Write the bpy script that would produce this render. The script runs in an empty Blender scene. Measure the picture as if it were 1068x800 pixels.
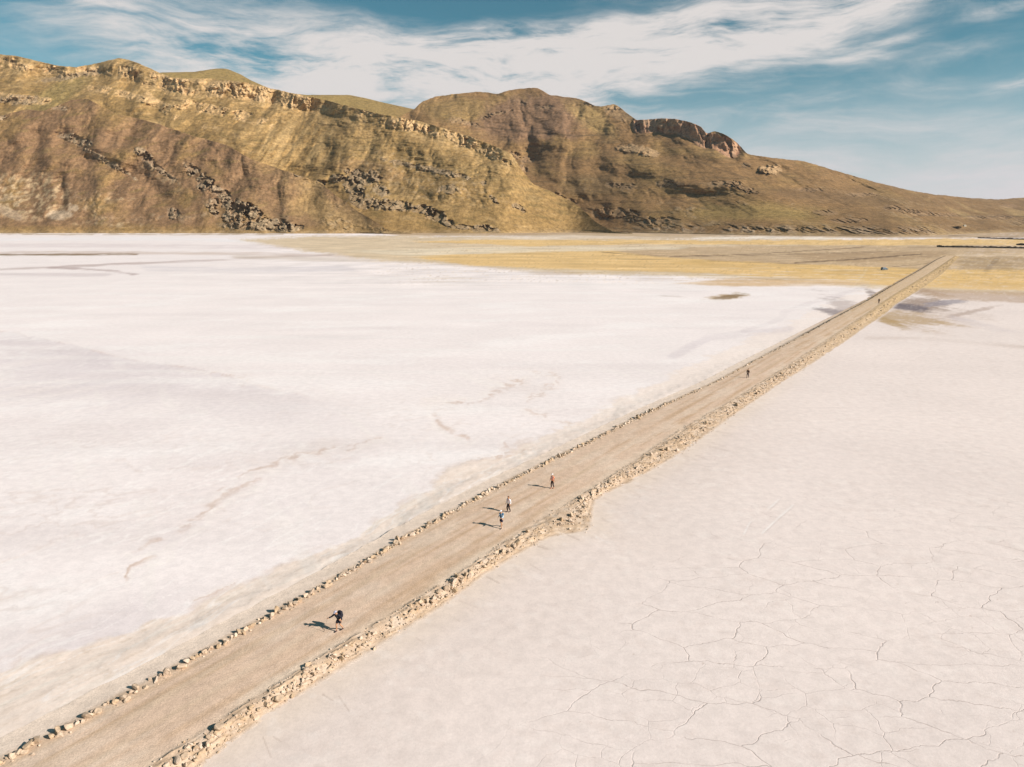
import bpy, bmesh, math, random
import numpy as np
from mathutils import Vector, Matrix

sc = bpy.context.scene
COL = sc.collection
rng = np.random.default_rng(7)
random.seed(7)

# ------------------------------------------------------------------ camera, sky, sun, exposure
FPX, W0, H0 = 740.0, 1068.0, 800.0
PITCH = math.atan((H0/2-230.0)/FPX)
CAMH = 30.0
SP, CP = math.sin(PITCH), math.cos(PITCH)
cam = bpy.data.cameras.new('camera'); camo = bpy.data.objects.new('camera', cam); COL.objects.link(camo)
camo.location = (0, 0, CAMH); camo.rotation_euler = (math.pi/2-PITCH, 0, 0)
cam.sensor_width = 36.0; cam.lens = FPX/W0*36.0; cam.clip_start = 0.5; cam.clip_end = 60000
sc.camera = camo

SUN_EL = math.radians(31.0)
SUN_VEC = Vector((math.cos(math.radians(24))*math.cos(SUN_EL), -math.sin(math.radians(24))*math.cos(SUN_EL), math.sin(SUN_EL)))
sun = bpy.data.lights.new('sun', 'SUN'); sun.energy = 4.3; sun.angle = math.radians(0.5); sun.color = (1.0, 0.905, 0.84)
suno = bpy.data.objects.new('sun', sun); COL.objects.link(suno)
suno.rotation_euler = (-SUN_VEC).to_track_quat('-Z', 'Y').to_euler(); suno.location = SUN_VEC*200

sc.view_settings.view_transform = 'Standard'; sc.view_settings.look = 'None'
sc.view_settings.exposure = 0.71; sc.view_settings.gamma = 1.0; sc.view_settings.use_curve_mapping = False
HAZE = 2.0e-5
sc.cycles.max_bounces = 5; sc.cycles.diffuse_bounces = 3

# ------------------------------------------------------------------ node helper
class N:
    def __init__(s, tree): s.t = tree; s.n = tree.nodes; s.l = tree.links
    def new(s, typ, **kw):
        nd = s.n.new(typ)
        for k, v in kw.items(): setattr(nd, k, v)
        return nd
    def put(s, sock, v):
        if v is None: return
        if hasattr(v, 'links') or isinstance(v, bpy.types.NodeSocket): s.l.new(v, sock)
        else: sock.default_value = v
    def m(s, op, a, b=None, c=None, clamp=False):
        nd = s.new('ShaderNodeMath', operation=op); nd.use_clamp = clamp
        s.put(nd.inputs[0], a); s.put(nd.inputs[1], b); s.put(nd.inputs[2], c); return nd.outputs[0]
    def mix(s, f, a, b, mode='MIX'):
        nd = s.new('ShaderNodeMix', data_type='RGBA', blend_type=mode); nd.clamp_factor = True
        s.put(nd.inputs[0], f); s.put(nd.inputs[6], a); s.put(nd.inputs[7], b); return nd.outputs[2]
    def ramp(s, v, lo, hi, a=0.0, b=1.0):
        nd = s.new('ShaderNodeMapRange', interpolation_type='SMOOTHSTEP'); nd.clamp = True
        s.put(nd.inputs[0], v); s.put(nd.inputs[1], lo); s.put(nd.inputs[2], hi); s.put(nd.inputs[3], a); s.put(nd.inputs[4], b)
        return nd.outputs[0]
    def noise(s, vec, scale, detail=4, rough=0.55, dist=0.0):
        nd = s.new('ShaderNodeTexNoise'); s.put(nd.inputs['Vector'], vec)
        nd.inputs['Scale'].default_value = scale; nd.inputs['Detail'].default_value = detail
        nd.inputs['Roughness'].default_value = rough; nd.inputs['Distortion'].default_value = dist
        return nd.outputs[0]
    def mapping(s, vec, rot=(0,0,0), scale=(1,1,1), loc=(0,0,0)):
        nd = s.new('ShaderNodeMapping'); s.put(nd.inputs[0], vec)
        nd.inputs[1].default_value = loc; nd.inputs[2].default_value = rot; nd.inputs[3].default_value = scale
        return nd.outputs[0]

# ------------------------------------------------------------------ sky
def pix_dir(px, py):
    cx = (px-W0/2)/FPX; cy = (H0/2-py)/FPX
    return cx, CP+cy*SP, -SP+cy*CP
def pix_azel(px, py):
    x, y, z = pix_dir(px, py)
    return math.atan2(x, y), math.atan2(z, math.hypot(x, y))

world = bpy.data.worlds.new('World'); sc.world = world; world.use_nodes = True
nt = N(world.node_tree)
for n in list(nt.n): nt.n.remove(n)
wout = nt.new('ShaderNodeOutputWorld'); bg = nt.new('ShaderNodeBackground')
nt.l.new(bg.outputs[0], wout.inputs[0]); bg.inputs[1].default_value = 0.064
sky = nt.new('ShaderNodeTexSky'); sky.sky_type = 'NISHITA'; sky.sun_disc = False
sky.sun_elevation = SUN_EL; sky.sun_rotation = math.atan2(SUN_VEC.x, SUN_VEC.y)
sky.altitude = 3700; sky.air_density = 1.0; sky.dust_density = 0.6; sky.ozone_density = 1.6
tc = nt.new('ShaderNodeTexCoord'); sep = nt.new('ShaderNodeSeparateXYZ'); nt.l.new(tc.outputs['Generated'], sep.inputs[0])
X, Y, Z = sep.outputs
az = nt.m('ARCTAN2', X, Y); el = nt.m('ARCTAN2', Z, nt.m('SQRT', nt.m('ADD', nt.m('MULTIPLY', X, X), nt.m('MULTIPLY', Y, Y))))
cmb = nt.new('ShaderNodeCombineXYZ'); nt.l.new(az, cmb.inputs[0]); nt.l.new(el, cmb.inputs[1])
uv = cmb.outputs[0]
# warp
wn = nt.new('ShaderNodeTexNoise'); nt.l.new(uv, wn.inputs['Vector']); wn.inputs['Scale'].default_value = 5; wn.inputs['Detail'].default_value = 3
wsub = nt.new('ShaderNodeVectorMath', operation='SUBTRACT'); nt.l.new(wn.outputs['Color'], wsub.inputs[0]); wsub.inputs[1].default_value = (.5,.5,.5)
wsc = nt.new('ShaderNodeVectorMath', operation='SCALE'); nt.l.new(wsub.outputs[0], wsc.inputs[0]); wsc.inputs['Scale'].default_value = 0.05
wad = nt.new('ShaderNodeVectorMath', operation='ADD'); nt.l.new(uv, wad.inputs[0]); nt.l.new(wsc.outputs[0], wad.inputs[1])
uvw = wad.outputs[0]
def blob(px, py, sx, sy, rot_deg, amp, src=None):
    """elliptic gaussian in azimuth / elevation of the sky"""
    a0, e0 = pix_azel(px, py); r = math.radians(rot_deg)
    s2 = nt.new('ShaderNodeSeparateXYZ'); nt.l.new(uvw, s2.inputs[0])
    da = nt.m('SUBTRACT', s2.outputs[0], a0); de = nt.m('SUBTRACT', s2.outputs[1], e0)
    p = nt.m('ADD', nt.m('MULTIPLY', da, math.cos(r)), nt.m('MULTIPLY', de, math.sin(r)))
    q = nt.m('SUBTRACT', nt.m('MULTIPLY', de, math.cos(r)), nt.m('MULTIPLY', da, math.sin(r)))
    p = nt.m('DIVIDE', p, sx/FPX); q = nt.m('DIVIDE', q, sy/FPX)
    d = nt.m('ADD', nt.m('MULTIPLY', p, p), nt.m('MULTIPLY', q, q))
    return nt.m('MULTIPLY', nt.m('EXPONENT', nt.m('MULTIPLY', d, -1.0)), amp)
cov = None
for b in [(420, 84, 300, 46, 6, .80), (650, 66, 250, 46, 14, .60), (850, 32, 170, 20, 14, .55), (560, 50, 250, 26, 4, .30),
          (150, 26, 240, 34, -6, .52), (240, 62, 120, 16, -4, .25), (330, 20, 120, 16, 0, .22), (1045, 15, 30, 7, 2, .75), (805, 42, 24, 4, 0, .6), (933, 43, 26, 4, 4, .55),
          (905, 58, 36, 5, 2, .4), (1002, 55, 34, 7, 10, .35), (1062, 86, 22, 5, 4, .6), (900, 104, 190, 24, 3, .30),
          (1000, 190, 420, 44, 0, .62), (930, 140, 200, 16, 4, .12), (560, 95, 100, 30, 0, .2), (620, 78, 60, 9, 0, -.4), (790, 62, 40, 10, 12, -.2),
          (60, 45, 120, 14, -4, -.12), (460, 4, 120, 14, 0, -.75), (620, 15, 60, 9, 8, -.22)]:
    v = blob(*b); cov = v if cov is None else nt.m('ADD', cov, v)
st1 = nt.noise(nt.mapping(uvw, rot=(0, 0, math.radians(-17)), scale=(3.2, 17, 1)), 1.6, 7, .62, .6)
st2 = nt.noise(nt.mapping(uvw, rot=(0, 0, math.radians(-7)), scale=(8, 46, 1), loc=(3, 1, 0)), 1.8, 6, .6, .4)
st3 = nt.noise(nt.mapping(uvw, rot=(0, 0, math.radians(-15)), scale=(14, 60, 1), loc=(7, 5, 0)), 3.2, 5, .65, .8)
st = nt.m('ADD', nt.m('ADD', nt.m('MULTIPLY', nt.m('SUBTRACT', st1, .5), 2.4), nt.m('MULTIPLY', nt.m('SUBTRACT', st2, .5), .8)), nt.m('MULTIPLY', nt.m('SUBTRACT', st3, .5), .35))
gen = nt.m('MULTIPLY', nt.ramp(el, .02, .5, 0.14, .26), 1.0)
dens = nt.m('ADD', nt.m('MULTIPLY', cov, nt.m('ADD', .86, nt.m('MULTIPLY', st, 1.35))), nt.m('MULTIPLY', nt.m('ADD', st, .0), gen))
dens = nt.m('MULTIPLY', nt.ramp(dens, -.02, 1.15), 0.90)
tint = nt.mix(1.0, sky.outputs[0], (0.48, 0.94, 0.74, 1), 'MULTIPLY')
bright = nt.mix(1.0, tint, (1.0, 1.0, 1.0, 1), 'MULTIPLY')
cloudc = (7.9, 7.3, 7.0, 1)
skyc = nt.mix(nt.ramp(el, -.02, .20, .92, 0.0), nt.mix(dens, bright, cloudc), (6.9, 6.3, 6.5, 1))
nt.l.new(skyc, bg.inputs[0])

# ------------------------------------------------------------------ numpy noise
def _hash(ix, iy, seed):
    h = (ix.astype(np.int64)*374761393 + iy.astype(np.int64)*668265263 + seed*1442695041) & 0x7fffffff
    h = ((h ^ (h >> 13))*1274126177) & 0x7fffffff
    h = ((h ^ (h >> 15))*668265263) & 0x7fffffff
    return ((h ^ (h >> 12)) & 0xffffff)/float(0x1000000)
def perlin(x, y, seed=0):
    ix = np.floor(x); iy = np.floor(y); fx = x-ix; fy = y-iy
    def g(dx, dy):
        a = _hash(ix+dx, iy+dy, seed)*2*np.pi
        return np.cos(a)*(fx-dx)+np.sin(a)*(fy-dy)
    u = fx*fx*fx*(fx*(fx*6-15)+10); v = fy*fy*fy*(fy*(fy*6-15)+10)
    a = g(0, 0)*(1-u)+g(1, 0)*u; b = g(0, 1)*(1-u)+g(1, 1)*u
    return (a*(1-v)+b*v)*1.5
def fbm(x, y, octs=5, seed=0, gain=.5, lac=2.03):
    s = 0; a = 1; t = 0
    for k in range(octs):
        s = s+a*perlin(x, y, seed+k*17); t += a; a *= gain; x = x*lac+13.7; y = y*lac+5.1
    return s/t
def ridged(x, y, octs=5, seed=0, gain=.5):
    s = 0; a = 1; t = 0; w = 1
    for k in range(octs):
        n = (1-np.abs(perlin(x, y, seed+k*31)))**2
        s = s+a*n*w; t += a; w = np.clip(n*1.4, 0, 1); a *= gain; x = x*2.07+3.3; y = y*2.07+9.1
    return s/t
def worley(x, y, seed=0):
    """returns F1, F2, random id of the nearest cell"""
    ix = np.floor(x); iy = np.floor(y)
    f1 = np.full(x.shape, 9.0); f2 = np.full(x.shape, 9.0); idr = np.zeros(x.shape)
    for dx in (-1, 0, 1):
        for dy in (-1, 0, 1):
            jx = ix+dx; jy = iy+dy
            px = jx+_hash(jx, jy, seed); py = jy+_hash(jx, jy, seed+91)
            d = np.hypot(px-x, py-y); r = _hash(jx, jy, seed+57)
            nearer = d < f1
            f2 = np.where(nearer, f1, np.minimum(f2, d)); idr = np.where(nearer, r, idr); f1 = np.where(nearer, d, f1)
    return f1, f2, idr
def sstep(a, b, x):
    t = np.clip((x-a)/(b-a), 0, 1); return t*t*(3-2*t)
def pdist(PX, PY, pts, ys=1.0):
    """distance in (px, ys*py) from each point to a polyline; also signed side and position along"""
    best = np.full(PX.shape, 1e9); side = np.zeros(PX.shape)
    for (x0, y0), (x1, y1) in zip(pts[:-1], pts[1:]):
        y0s, y1s = y0*ys, y1*ys; dx, dy = x1-x0, y1s-y0s; L = dx*dx+dy*dy+1e-9
        t = np.clip(((PX-x0)*dx+(PY*ys-y0s)*dy)/L, 0, 1)
        ex = PX-(x0+t*dx); ey = PY*ys-(y0s+t*dy); d = np.hypot(ex, ey)
        sd = np.sign(dx*ey-dy*ex)
        side = np.where(d < best, sd, side); best = np.minimum(best, d)
    return best, side
def ell(PX, PY, cx, cy, rx, ry, rot=0, lo=1.15, hi=.75):
    r = math.radians(rot); a = (PX-cx)*math.cos(r)-(PY-cy)*math.sin(r); b = (PX-cx)*math.sin(r)+(PY-cy)*math.cos(r)
    return sstep(lo, hi, np.hypot(a/rx, b/ry))
def lerp(c, col, m):
    return c*(1-m[..., None])+np.array(col)*m[..., None]
def srgb(r, g, b):
    f = lambda v: ((v/255+.055)/1.055)**2.4 if v > 10 else v/255/12.92
    return (f(r), f(g), f(b))

# ------------------------------------------------------------------ mesh helpers
def tag(o, label=None, cat=None, group=None, kind=None):
    if label: o['label'] = label
    if cat: o['category'] = cat
    if group: o['group'] = group
    if kind: o['kind'] = kind
    return o
def grid_mesh(name, P, col=None, attrs=None, mat=None, smooth=True, wrap=False):
    """P: (rows, cols, 3)"""
    R, C = P.shape[:2]
    idx = np.arange(R*C).reshape(R, C)
    if wrap: idx = np.concatenate([idx, idx[:, :1]], 1)
    q = np.stack([idx[:-1, :-1], idx[:-1, 1:], idx[1:, 1:], idx[1:, :-1]], -1).reshape(-1, 4)
    me = bpy.data.meshes.new(name)
    me.vertices.add(R*C); me.vertices.foreach_set('co', P.reshape(-1).astype(np.float32))
    me.loops.add(q.size); me.loops.foreach_set('vertex_index', q.reshape(-1).astype(np.int32))
    me.polygons.add(len(q)); me.polygons.foreach_set('loop_start', np.arange(0, q.size, 4, dtype=np.int32))
    me.polygons.foreach_set('use_smooth', np.full(len(q), smooth))
    me.update(calc_edges=True)
    if col is not None:
        a = me.attributes.new('Col', 'FLOAT_COLOR', 'POINT')
        c4 = np.ones((R*C, 4), np.float32); c4[:, :3] = np.clip(col.reshape(-1, 3), 0, 1); a.data.foreach_set('color', c4.reshape(-1))
    for k, v in (attrs or {}).items():
        a = me.attributes.new(k, 'FLOAT', 'POINT'); a.data.foreach_set('value', v.reshape(-1).astype(np.float32))
    o = bpy.data.objects.new(name, me); COL.objects.link(o)
    if mat: me.materials.append(mat)
    return o
def simple_mat(name, col, rough=.8, var=.15, scale=8.0, metal=0.0, bump=0.0):
    m = bpy.data.materials.new(name); m.use_nodes = True; t = N(m.node_tree); b = t.n['Principled BSDF']
    g = t.new('ShaderNodeTexCoord'); nz = t.noise(g.outputs['Object'], scale, 5, .6)
    dark = tuple(c*(1-var) for c in col)+(1,); lite = tuple(min(1, c*(1+var)) for c in col)+(1,)
    t.l.new(t.mix(t.ramp(nz, .3, .7), dark, lite), b.inputs['Base Color'])
    b.inputs['Roughness'].default_value = rough; b.inputs['Metallic'].default_value = metal
    b.inputs['Specular IOR Level'].default_value = .3
    if bump:
        bp = t.new('ShaderNodeBump'); bp.inputs['Strength'].default_value = bump; bp.inputs['Distance'].default_value = .02
        t.l.new(nz, bp.inputs['Height']); t.l.new(bp.outputs[0], b.inputs['Normal'])
    return m

def vc_mat(name, kind):
    m = bpy.data.materials.new(name); m.use_nodes = True; t = N(m.node_tree); b = t.n['Principled BSDF']
    b.inputs['Specular IOR Level'].default_value = .12; b.inputs['Roughness'].default_value = .9
    g = t.new('ShaderNodeTexCoord').outputs['Object']
    at = t.new('ShaderNodeAttribute', attribute_name='Col').outputs['Color']
    bp = t.new('ShaderNodeBump')
    if kind == 'hill':
        n1 = t.noise(g, .09, 8, .74); n2 = t.noise(g, .5, 4, .75)
        s_ = t.m('ADD', t.m('MULTIPLY', n1, .7), t.m('MULTIPLY', n2, .3))
        f = t.ramp(s_, .36, .64, .54, 1.18)
        c = t.new('ShaderNodeVectorMath', operation='SCALE'); t.l.new(at, c.inputs[0]); t.l.new(f, c.inputs['Scale'])
        t.l.new(t.mix(1.0, c.outputs[0], (1.05, 1.0, .86, 1), 'MULTIPLY'), b.inputs['Base Color'])
        bp.inputs['Strength'].default_value = .55; bp.inputs['Distance'].default_value = 3.5; t.l.new(s_, bp.inputs['Height'])
    elif kind == 'ground':
        n1 = t.noise(g, .9, 8, .72); n2 = t.noise(g, .045, 5, .6); n3 = t.noise(g, 5.0, 4, .7)
        f = t.m('MULTIPLY', t.ramp(n1, .3, .7, .925, 1.06), t.ramp(n3, .3, .7, .955, 1.035))
        f = t.m('MULTIPLY', f, t.ramp(n2, .3, .7, .965, 1.02))
        # shrinkage cracks between the salt plates
        ck = t.new('ShaderNodeAttribute', attribute_name='crack').outputs['Fac']
        wv = t.new('ShaderNodeTexNoise'); t.l.new(g, wv.inputs['Vector']); wv.inputs['Scale'].default_value = .55; wv.inputs['Detail'].default_value = 4
        ws = t.new('ShaderNodeVectorMath', operation='MULTIPLY_ADD'); t.l.new(wv.outputs['Color'], ws.inputs[0])
        ws.inputs[1].default_value = (1.3, 1.3, 0); t.l.new(g, ws.inputs[2])
        def cracks(rot, sc_, w, lo, hi, sd):
            vo = t.new('ShaderNodeTexVoronoi', feature='DISTANCE_TO_EDGE', voronoi_dimensions='2D')
            t.l.new(t.mapping(ws.outputs[0], rot=(0, 0, rot), scale=sc_, loc=(sd, sd, 0)), vo.inputs['Vector']); vo.inputs['Scale'].default_value = 1
            gate = t.ramp(t.noise(t.mapping(g, loc=(sd*3, 2, 0)), .13, 4, .65), lo-.06, hi-.04)
            return t.m('MULTIPLY', t.ramp(vo.outputs['Distance'], 0.0, w, 1, 0), gate)
        c1 = cracks(.55, (.16, .33, 1), .013, .44, .58, 1.3)
        c2 = cracks(-.2, (.36, .50, 1), .015, .52, .64, 7.1)
        cr = t.m('MULTIPLY', t.m('MAXIMUM', c1, t.m('MULTIPLY', c2, .6)), ck, clamp=True)
        c = t.new('ShaderNodeVectorMath', operation='SCALE'); t.l.new(at, c.inputs[0]); t.l.new(f, c.inputs['Scale'])
        t.l.new(t.mix(t.m('MULTIPLY', cr, .38), c.outputs[0], (.20, .13, .10, 1)), b.inputs['Base Color'])
        h = t.m('SUBTRACT', t.m('ADD', t.m('MULTIPLY', n1, .12), t.m('MULTIPLY', n3, .03)), t.m('MULTIPLY', cr, .10))
        bp.inputs['Strength'].default_value = .35; bp.inputs['Distance'].default_value = .55; t.l.new(h, bp.inputs['Height'])
    elif kind == 'road':
        n1 = t.noise(g, 1.3, 6, .65); n3 = t.noise(g, 9.0, 4, .7)
        f = t.m('MULTIPLY', t.ramp(n1, .3, .7, .90, 1.08), t.ramp(n3, .32, .68, .86, 1.10))
        c = t.new('ShaderNodeVectorMath', operation='SCALE'); t.l.new(at, c.inputs[0]); t.l.new(f, c.inputs['Scale'])
        t.l.new(c.outputs[0], b.inputs['Base Color'])
        bp.inputs['Strength'].default_value = .5; bp.inputs['Distance'].default_value = .12
        t.l.new(t.m('ADD', n1, t.m('MULTIPLY', n3, .4)), bp.inputs['Height'])
    elif kind == 'rock':
        oi = t.new('ShaderNodeObjectInfo').outputs['Random']
        n1 = t.noise(g, 2.2, 5, .65)
        base = t.mix(oi, (.47, .34, .21, 1), (.60, .48, .37, 1)) if name.startswith('road') else at
        f = t.ramp(n1, .3, .7, .72, 1.18)
        c = t.new('ShaderNodeVectorMath', operation='SCALE'); t.put(c.inputs[0], base); t.l.new(f, c.inputs['Scale'])
        t.l.new(c.outputs[0], b.inputs['Base Color'])
        bp.inputs['Strength'].default_value = .6; bp.inputs['Distance'].default_value = .06; t.l.new(n1, bp.inputs['Height'])
    t.l.new(bp.outputs[0], b.inputs['Normal'])
    return m
M_HILL = vc_mat('hill_earth', 'hill'); M_GROUND = vc_mat('salt_and_soil', 'ground'); M_ROAD = vc_mat('compacted_earth', 'road')
M_RUB = vc_mat('rubble_stone', 'rock'); M_ROCK = vc_mat('road_stone', 'rock')

# projection of world points back to the photograph (used only to lay out features at build time)
def project(Xw, Yw, Zw=0.0):
    dz = Zw-CAMH; f = Yw*CP-dz*SP; u = Yw*SP+dz*CP
    f = np.where(f < .5, .5, f)
    return W0/2+FPX*Xw/f, H0/2-FPX*u/f
def at(px, py, z=0.0):
    x, y, d = pix_dir(px, py); k = (z-CAMH)/d
    return (x*k, y*k)

# ------------------------------------------------------------------ road geometry from its traces
LP = [(2.5,796),(25,785),(47,772),(75,760),(100,745),(135,727),(165,710),(192,695),(217,680),(240,666),(265,652),(307,630),(327,619),(360,602),(389,582),(428,559),(465,537.5),(499,521),(517,509.5),(548,494),(584,477),(627,455.5),(667,435),(715,413),(742,401.5),(765,389),(787,377),(806,367),(820,359.7),(880,327.6),(907,313.6),(928.4,300.5),(941,293.3),(962,281),(977,271.5),(987,267)]
RP = [(183,782.6),(197.5,772),(215,763.4),(232,750),(247,740),(275,720),(320,694),(350,675),(394,648.5),(441,622),(465,606.5),(496,588),(517,571),(543.5,553),(565,541),(592,526),(620,508),(642,494),(665,479),(692,459),(720,442),(760,420),(790,401.5),(811,388),(820,382),(880,343),(902.5,328.6),(918,317.5),(936,306),(967.7,286.5),(983.5,276),(996.4,267)]
TP = [(200,802),(217,792),(229,781),(245,767),(307,725),(355,695),(412,660),(465,627),(499,601),(543.5,574),(580,555),(612,556.5),(616,530),(617.5,520),(660,500),(710,471),(760,435),(812,400),(866,366),(900,342),(921.6,327.5),(934,317),(952,306),(966,297),(983,284.5),(998,270)]
ROAD_Z = .38
Lw = np.array([at(*p, z=ROAD_Z) for p in LP]); Rw = np.array([at(*p, z=ROAD_Z) for p in RP]); Tw = np.array([at(*p, z=.0) for p in TP])
far = (Lw[-1]+Rw[-1])/2; near = (Lw[3]+Rw[1])/2
AX = far-near; AX /= np.linalg.norm(AX); AN = np.array([AX[1], -AX[0]])      # AN points to the right of travel
O0 = near
def so(w): d = w-O0; return d@AX, d@AN
sL, oL = so(Lw); sR, oR = so(Rw); sT, oT = so(Tw)
S_END = max(sL.max(), sR.max()); S_BEG = -75.0
print('ROAD', AX, 'len', S_END, 'L', np.round(oL, 1), 'R', np.round(oR, 1), 'T', np.round(oT, 1), 'sT', np.round(sT,0))
DS = .22
ss = np.arange(S_BEG, S_END, DS)
def sm(s, o, w):
    k = np.argsort(s); v = np.interp(ss, s[k], o[k]); n = int(w/DS); ker = np.hanning(n); ker /= ker.sum()
    return np.convolve(np.pad(v, n, 'edge'), ker, 'same')[n:-n]
cL = sm(sL, oL, 26); cR = sm(sR, oR, 20); cT = np.maximum(sm(sT, oT, 6), cR+1.3)
def off(s, c): return np.interp(s, ss, c)
def rw(s, o): return O0[0]+AX[0]*s+AN[0]*o, O0[1]+AX[1]*s+AN[1]*o

# ------------------------------------------------------------------ ground sheet
azd = np.radians(np.arange(-41.5, 41.5, .085)); azc = np.radians(np.arange(41.5, 318.5, 5.0))
azs = np.concatenate([azd, azc])
deps = []
py = 1500.0
while py > 231.2:
    a = PITCH-math.atan((H0/2-py)/FPX); deps.append(a); py -= (9 if py > 870 else 1.1 if py > 330 else .75)
rr = CAMH/np.tan(np.array(deps)); rr = np.concatenate([[.01], rr[rr > .01], [9000., 14000.]])
A_, R_ = np.meshgrid(azs, rr)
GX = R_*np.sin(A_); GY = R_*np.cos(A_)
PX, PY = project(GX, GY); front = (GY > 5)
PX = np.where(front, PX, -3000.); PY = np.where(front, PY, 3000.)
n_big = fbm(GX/90, GY/90, 5, 1); n_mid = fbm(GX/14, GY/14, 5, 2); n_fine = fbm(GX/2.5, GY/2.5, 4, 3)
wx = PX+n_mid*7*np.clip((PY-230)/200, .15, 1.3)*1.6; wy = PY+fbm(GX/18, GY/18, 4, 6)*9*np.clip((PY-230)/200, .1, 1.3)
col = np.zeros(GX.shape+(3,)); col[:] = (.745, .655, .600)
D_s = (GX-O0[0])*AX[0]+(GY-O0[1])*AX[1]; D_o = (GX-O0[0])*AN[0]+(GY-O0[1])*AN[1]
oLg = np.interp(D_s, ss, cL); leftside = D_o < oLg+2
# left flat: whiter, faintly lilac
col = lerp(col, (.80, .735, .705), sstep(oLg+1, oLg-3, D_o)*.85)
# sheet streaks left by wind and water, drawn out along the flat
strk = fbm(GX/160+GY/300, GY/22, 5, 9); strk2 = fbm((GX*.86-GY*.5)/6, (GX*.5+GY*.86)/60, 4, 12)
col *= (1+.045*strk+.025*n_big)[..., None]
lil = (.56, .495, .50)
def paint(c, m, a=1.0):
    global col
    col = lerp(col, c, np.clip(m*a, 0, 1))
# lilac damp zone on the left
dl, sd = pdist(wx, wy, [(-200,300),(0,346),(50,352),(120,372),(200,384),(280,402),(340,418)], 1.6)
low = sstep(-40, 60, PY-(346+.19*(PX)))
below = (sd > 0)
mz = sstep(95, 0, dl)*below
paint(lil, mz*sstep(420, 250, PX)*(.65+.35*sstep(-.3,.3,strk+n_mid)), .50)
paint((.60,.44,.36), sstep(3.0, .6, dl)*sstep(-.25, .3, n_mid)*sstep(420, 300, PX), .32)
paint((.60,.54,.55), ell(wx, wy, 70, 400, 190, 50, -6, 1.3, .2)*sstep(-.3,.4,strk2), .35)
paint((.62,.55,.54), ell(wx, wy, 240, 545, 190, 60, 28, 1.3, .1)*sstep(-.2,.5,n_mid), .20)
paint((.57,.50,.50), ell(wx, wy, 110, 655, 120, 26, 22, 1.3, .1), .38)
# warm cream apron beside the road
apron = [(-60,722),(11,697),(53,684),(112,664),(157,645),(197,638),(222,627),(253,614),(298,591),(360,560),(400,539),(422,526),(452,508),(458,497),(470,490),(497,481),(525,475),(600,438),(690,395),(760,362),(830,332)]
da, sa = pdist(PX+n_mid*9+n_fine*5, PY+n_mid*5+n_fine*4.5, apron)
inside = leftside*(sa > 0)*(PY < 900)
paint((.815, .675, .55), inside*sstep(0, 4, da)*np.clip(1.15-np.clip((560-PY)/320, 0, 1), 0, 1), .72)
rs1 = fbm(D_o/.9+n_mid, D_s/13, 5, 15, .6); rs2 = fbm(D_o/.35, D_s/3.5, 4, 16); bmp = fbm(GX/1.1, GY/1.1, 4, 18)
ap_tex = sstep(-.05, .35, rs1+.3*bmp)
paint((.66,.52,.40), inside*ap_tex*sstep(330, 520, PY), .20)
paint((.80,.73,.64), inside*sstep(.0, .35, -rs1+rs2*.5)*sstep(330, 520, PY), .55)
paint((.52,.40,.29), inside*sstep(.15, .5, rs2+.6*bmp)*sstep(400, 560, PY), .30)
edge = sstep(5.5, .3, da)*leftside*sstep(-.15, .4, n_mid+n_fine*.9+.1)*sstep(360, 500, PY)
paint((.52,.37,.26), edge, .30)
lips = np.zeros(GX.shape)
lips += (.02*sstep(0, 9, da)*sstep(-.2,.3,n_mid+n_fine)+.25*sstep(oLg-9, oLg-2.6, D_o)*sstep(330,420,PY)*sstep(2, 24, da)+.012*rs1+.018*bmp)*inside
for pts, w, a in [([(128,603),(133,590),(150,582),(168,572)], 2.6, .5), ([(135,572),(160,566),(190,550),(206,538),(222,527),(232,517),(250,508),(268,497)], 4.0, .42),
                  ([(225,510),(236,500),(258,490),(285,485),(300,479),(330,474),(350,468)], 2.8, .45), ([(365,470),(380,463),(400,458)], 2.0, .25),
                  ([(545,398),(522,406),(497,417),(470,424),(452,428),(456,440),(468,450),(486,456)], 3.2, .36), ([(556,388),(584,392),(582,402),(566,412),(548,418)], 1.5, .22),
                  ([(548,428),(575,436),(600,446)], 1.3, .25), ([(525,460),(532,468),(520,478),(555,470)], 1.8, .28), ([(250,612),(230,622),(205,628)], 1.5, .3),
                  ([(190,385),(215,388),(235,392),(262,394),(250,402)], 1.3, .2), ([(0,625),(60,612),(120,596)], 1.2, .16), ([(0,590),(70,560),(140,545)], 1.2, .10)]:
    d, s_ = pdist(PX+n_mid*12+n_fine*7, PY+n_fine*8+n_mid*6, pts)
    paint((.52,.36,.26), sstep(w*1.1, .2, d)*sstep(-.6, .05, n_fine*1.3+n_mid), min(1,a*1.5))
    paint((.66,.53,.43), sstep(w*6, w*.5, d)*sstep(-.4, .3, n_mid+n_fine*.5), a*.55); paint((.84,.78,.72), sstep(w*3.2, w, d)*sstep(w*.9, w*1.4, d)*(s_ > 0), .5)
# far left bands
def band(pts, w, c, a, nz=.25, yscale=4):
    d, s_ = pdist(PX+n_big*25, PY+strk*1.6, pts, yscale)
    paint(c, sstep(w*yscale, w*yscale*.35, d)*sstep(-nz-.25, nz, strk+n_big*.4+.12), a)
band([(-300,265.5),(0,265.5),(75,265.3),(135,265)], 1.5, (.22,.15,.08), .95, -.0)
band([(-300,263),(60,263.6),(150,264),(260,264.5),(420,268)], 2.2, (.50,.38,.30), .55)
band([(-300,283),(0,281.5),(70,278.5),(150,274.5),(260,269),(340,266)], 1.5, (.44,.35,.32), .75)
band([(60,279),(105,282),(130,286.5)], 1.4, (.42,.33,.31), .8)
band([(-300,288),(0,286),(100,287)], 2.4, (.52,.45,.44), .5)
band([(-300,256),(100,256),(300,258)], 3.0, (.64,.56,.54), .6)
band([(150,280),(250,282),(360,280)], 4.0, (.57,.53,.54), .6)
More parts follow.
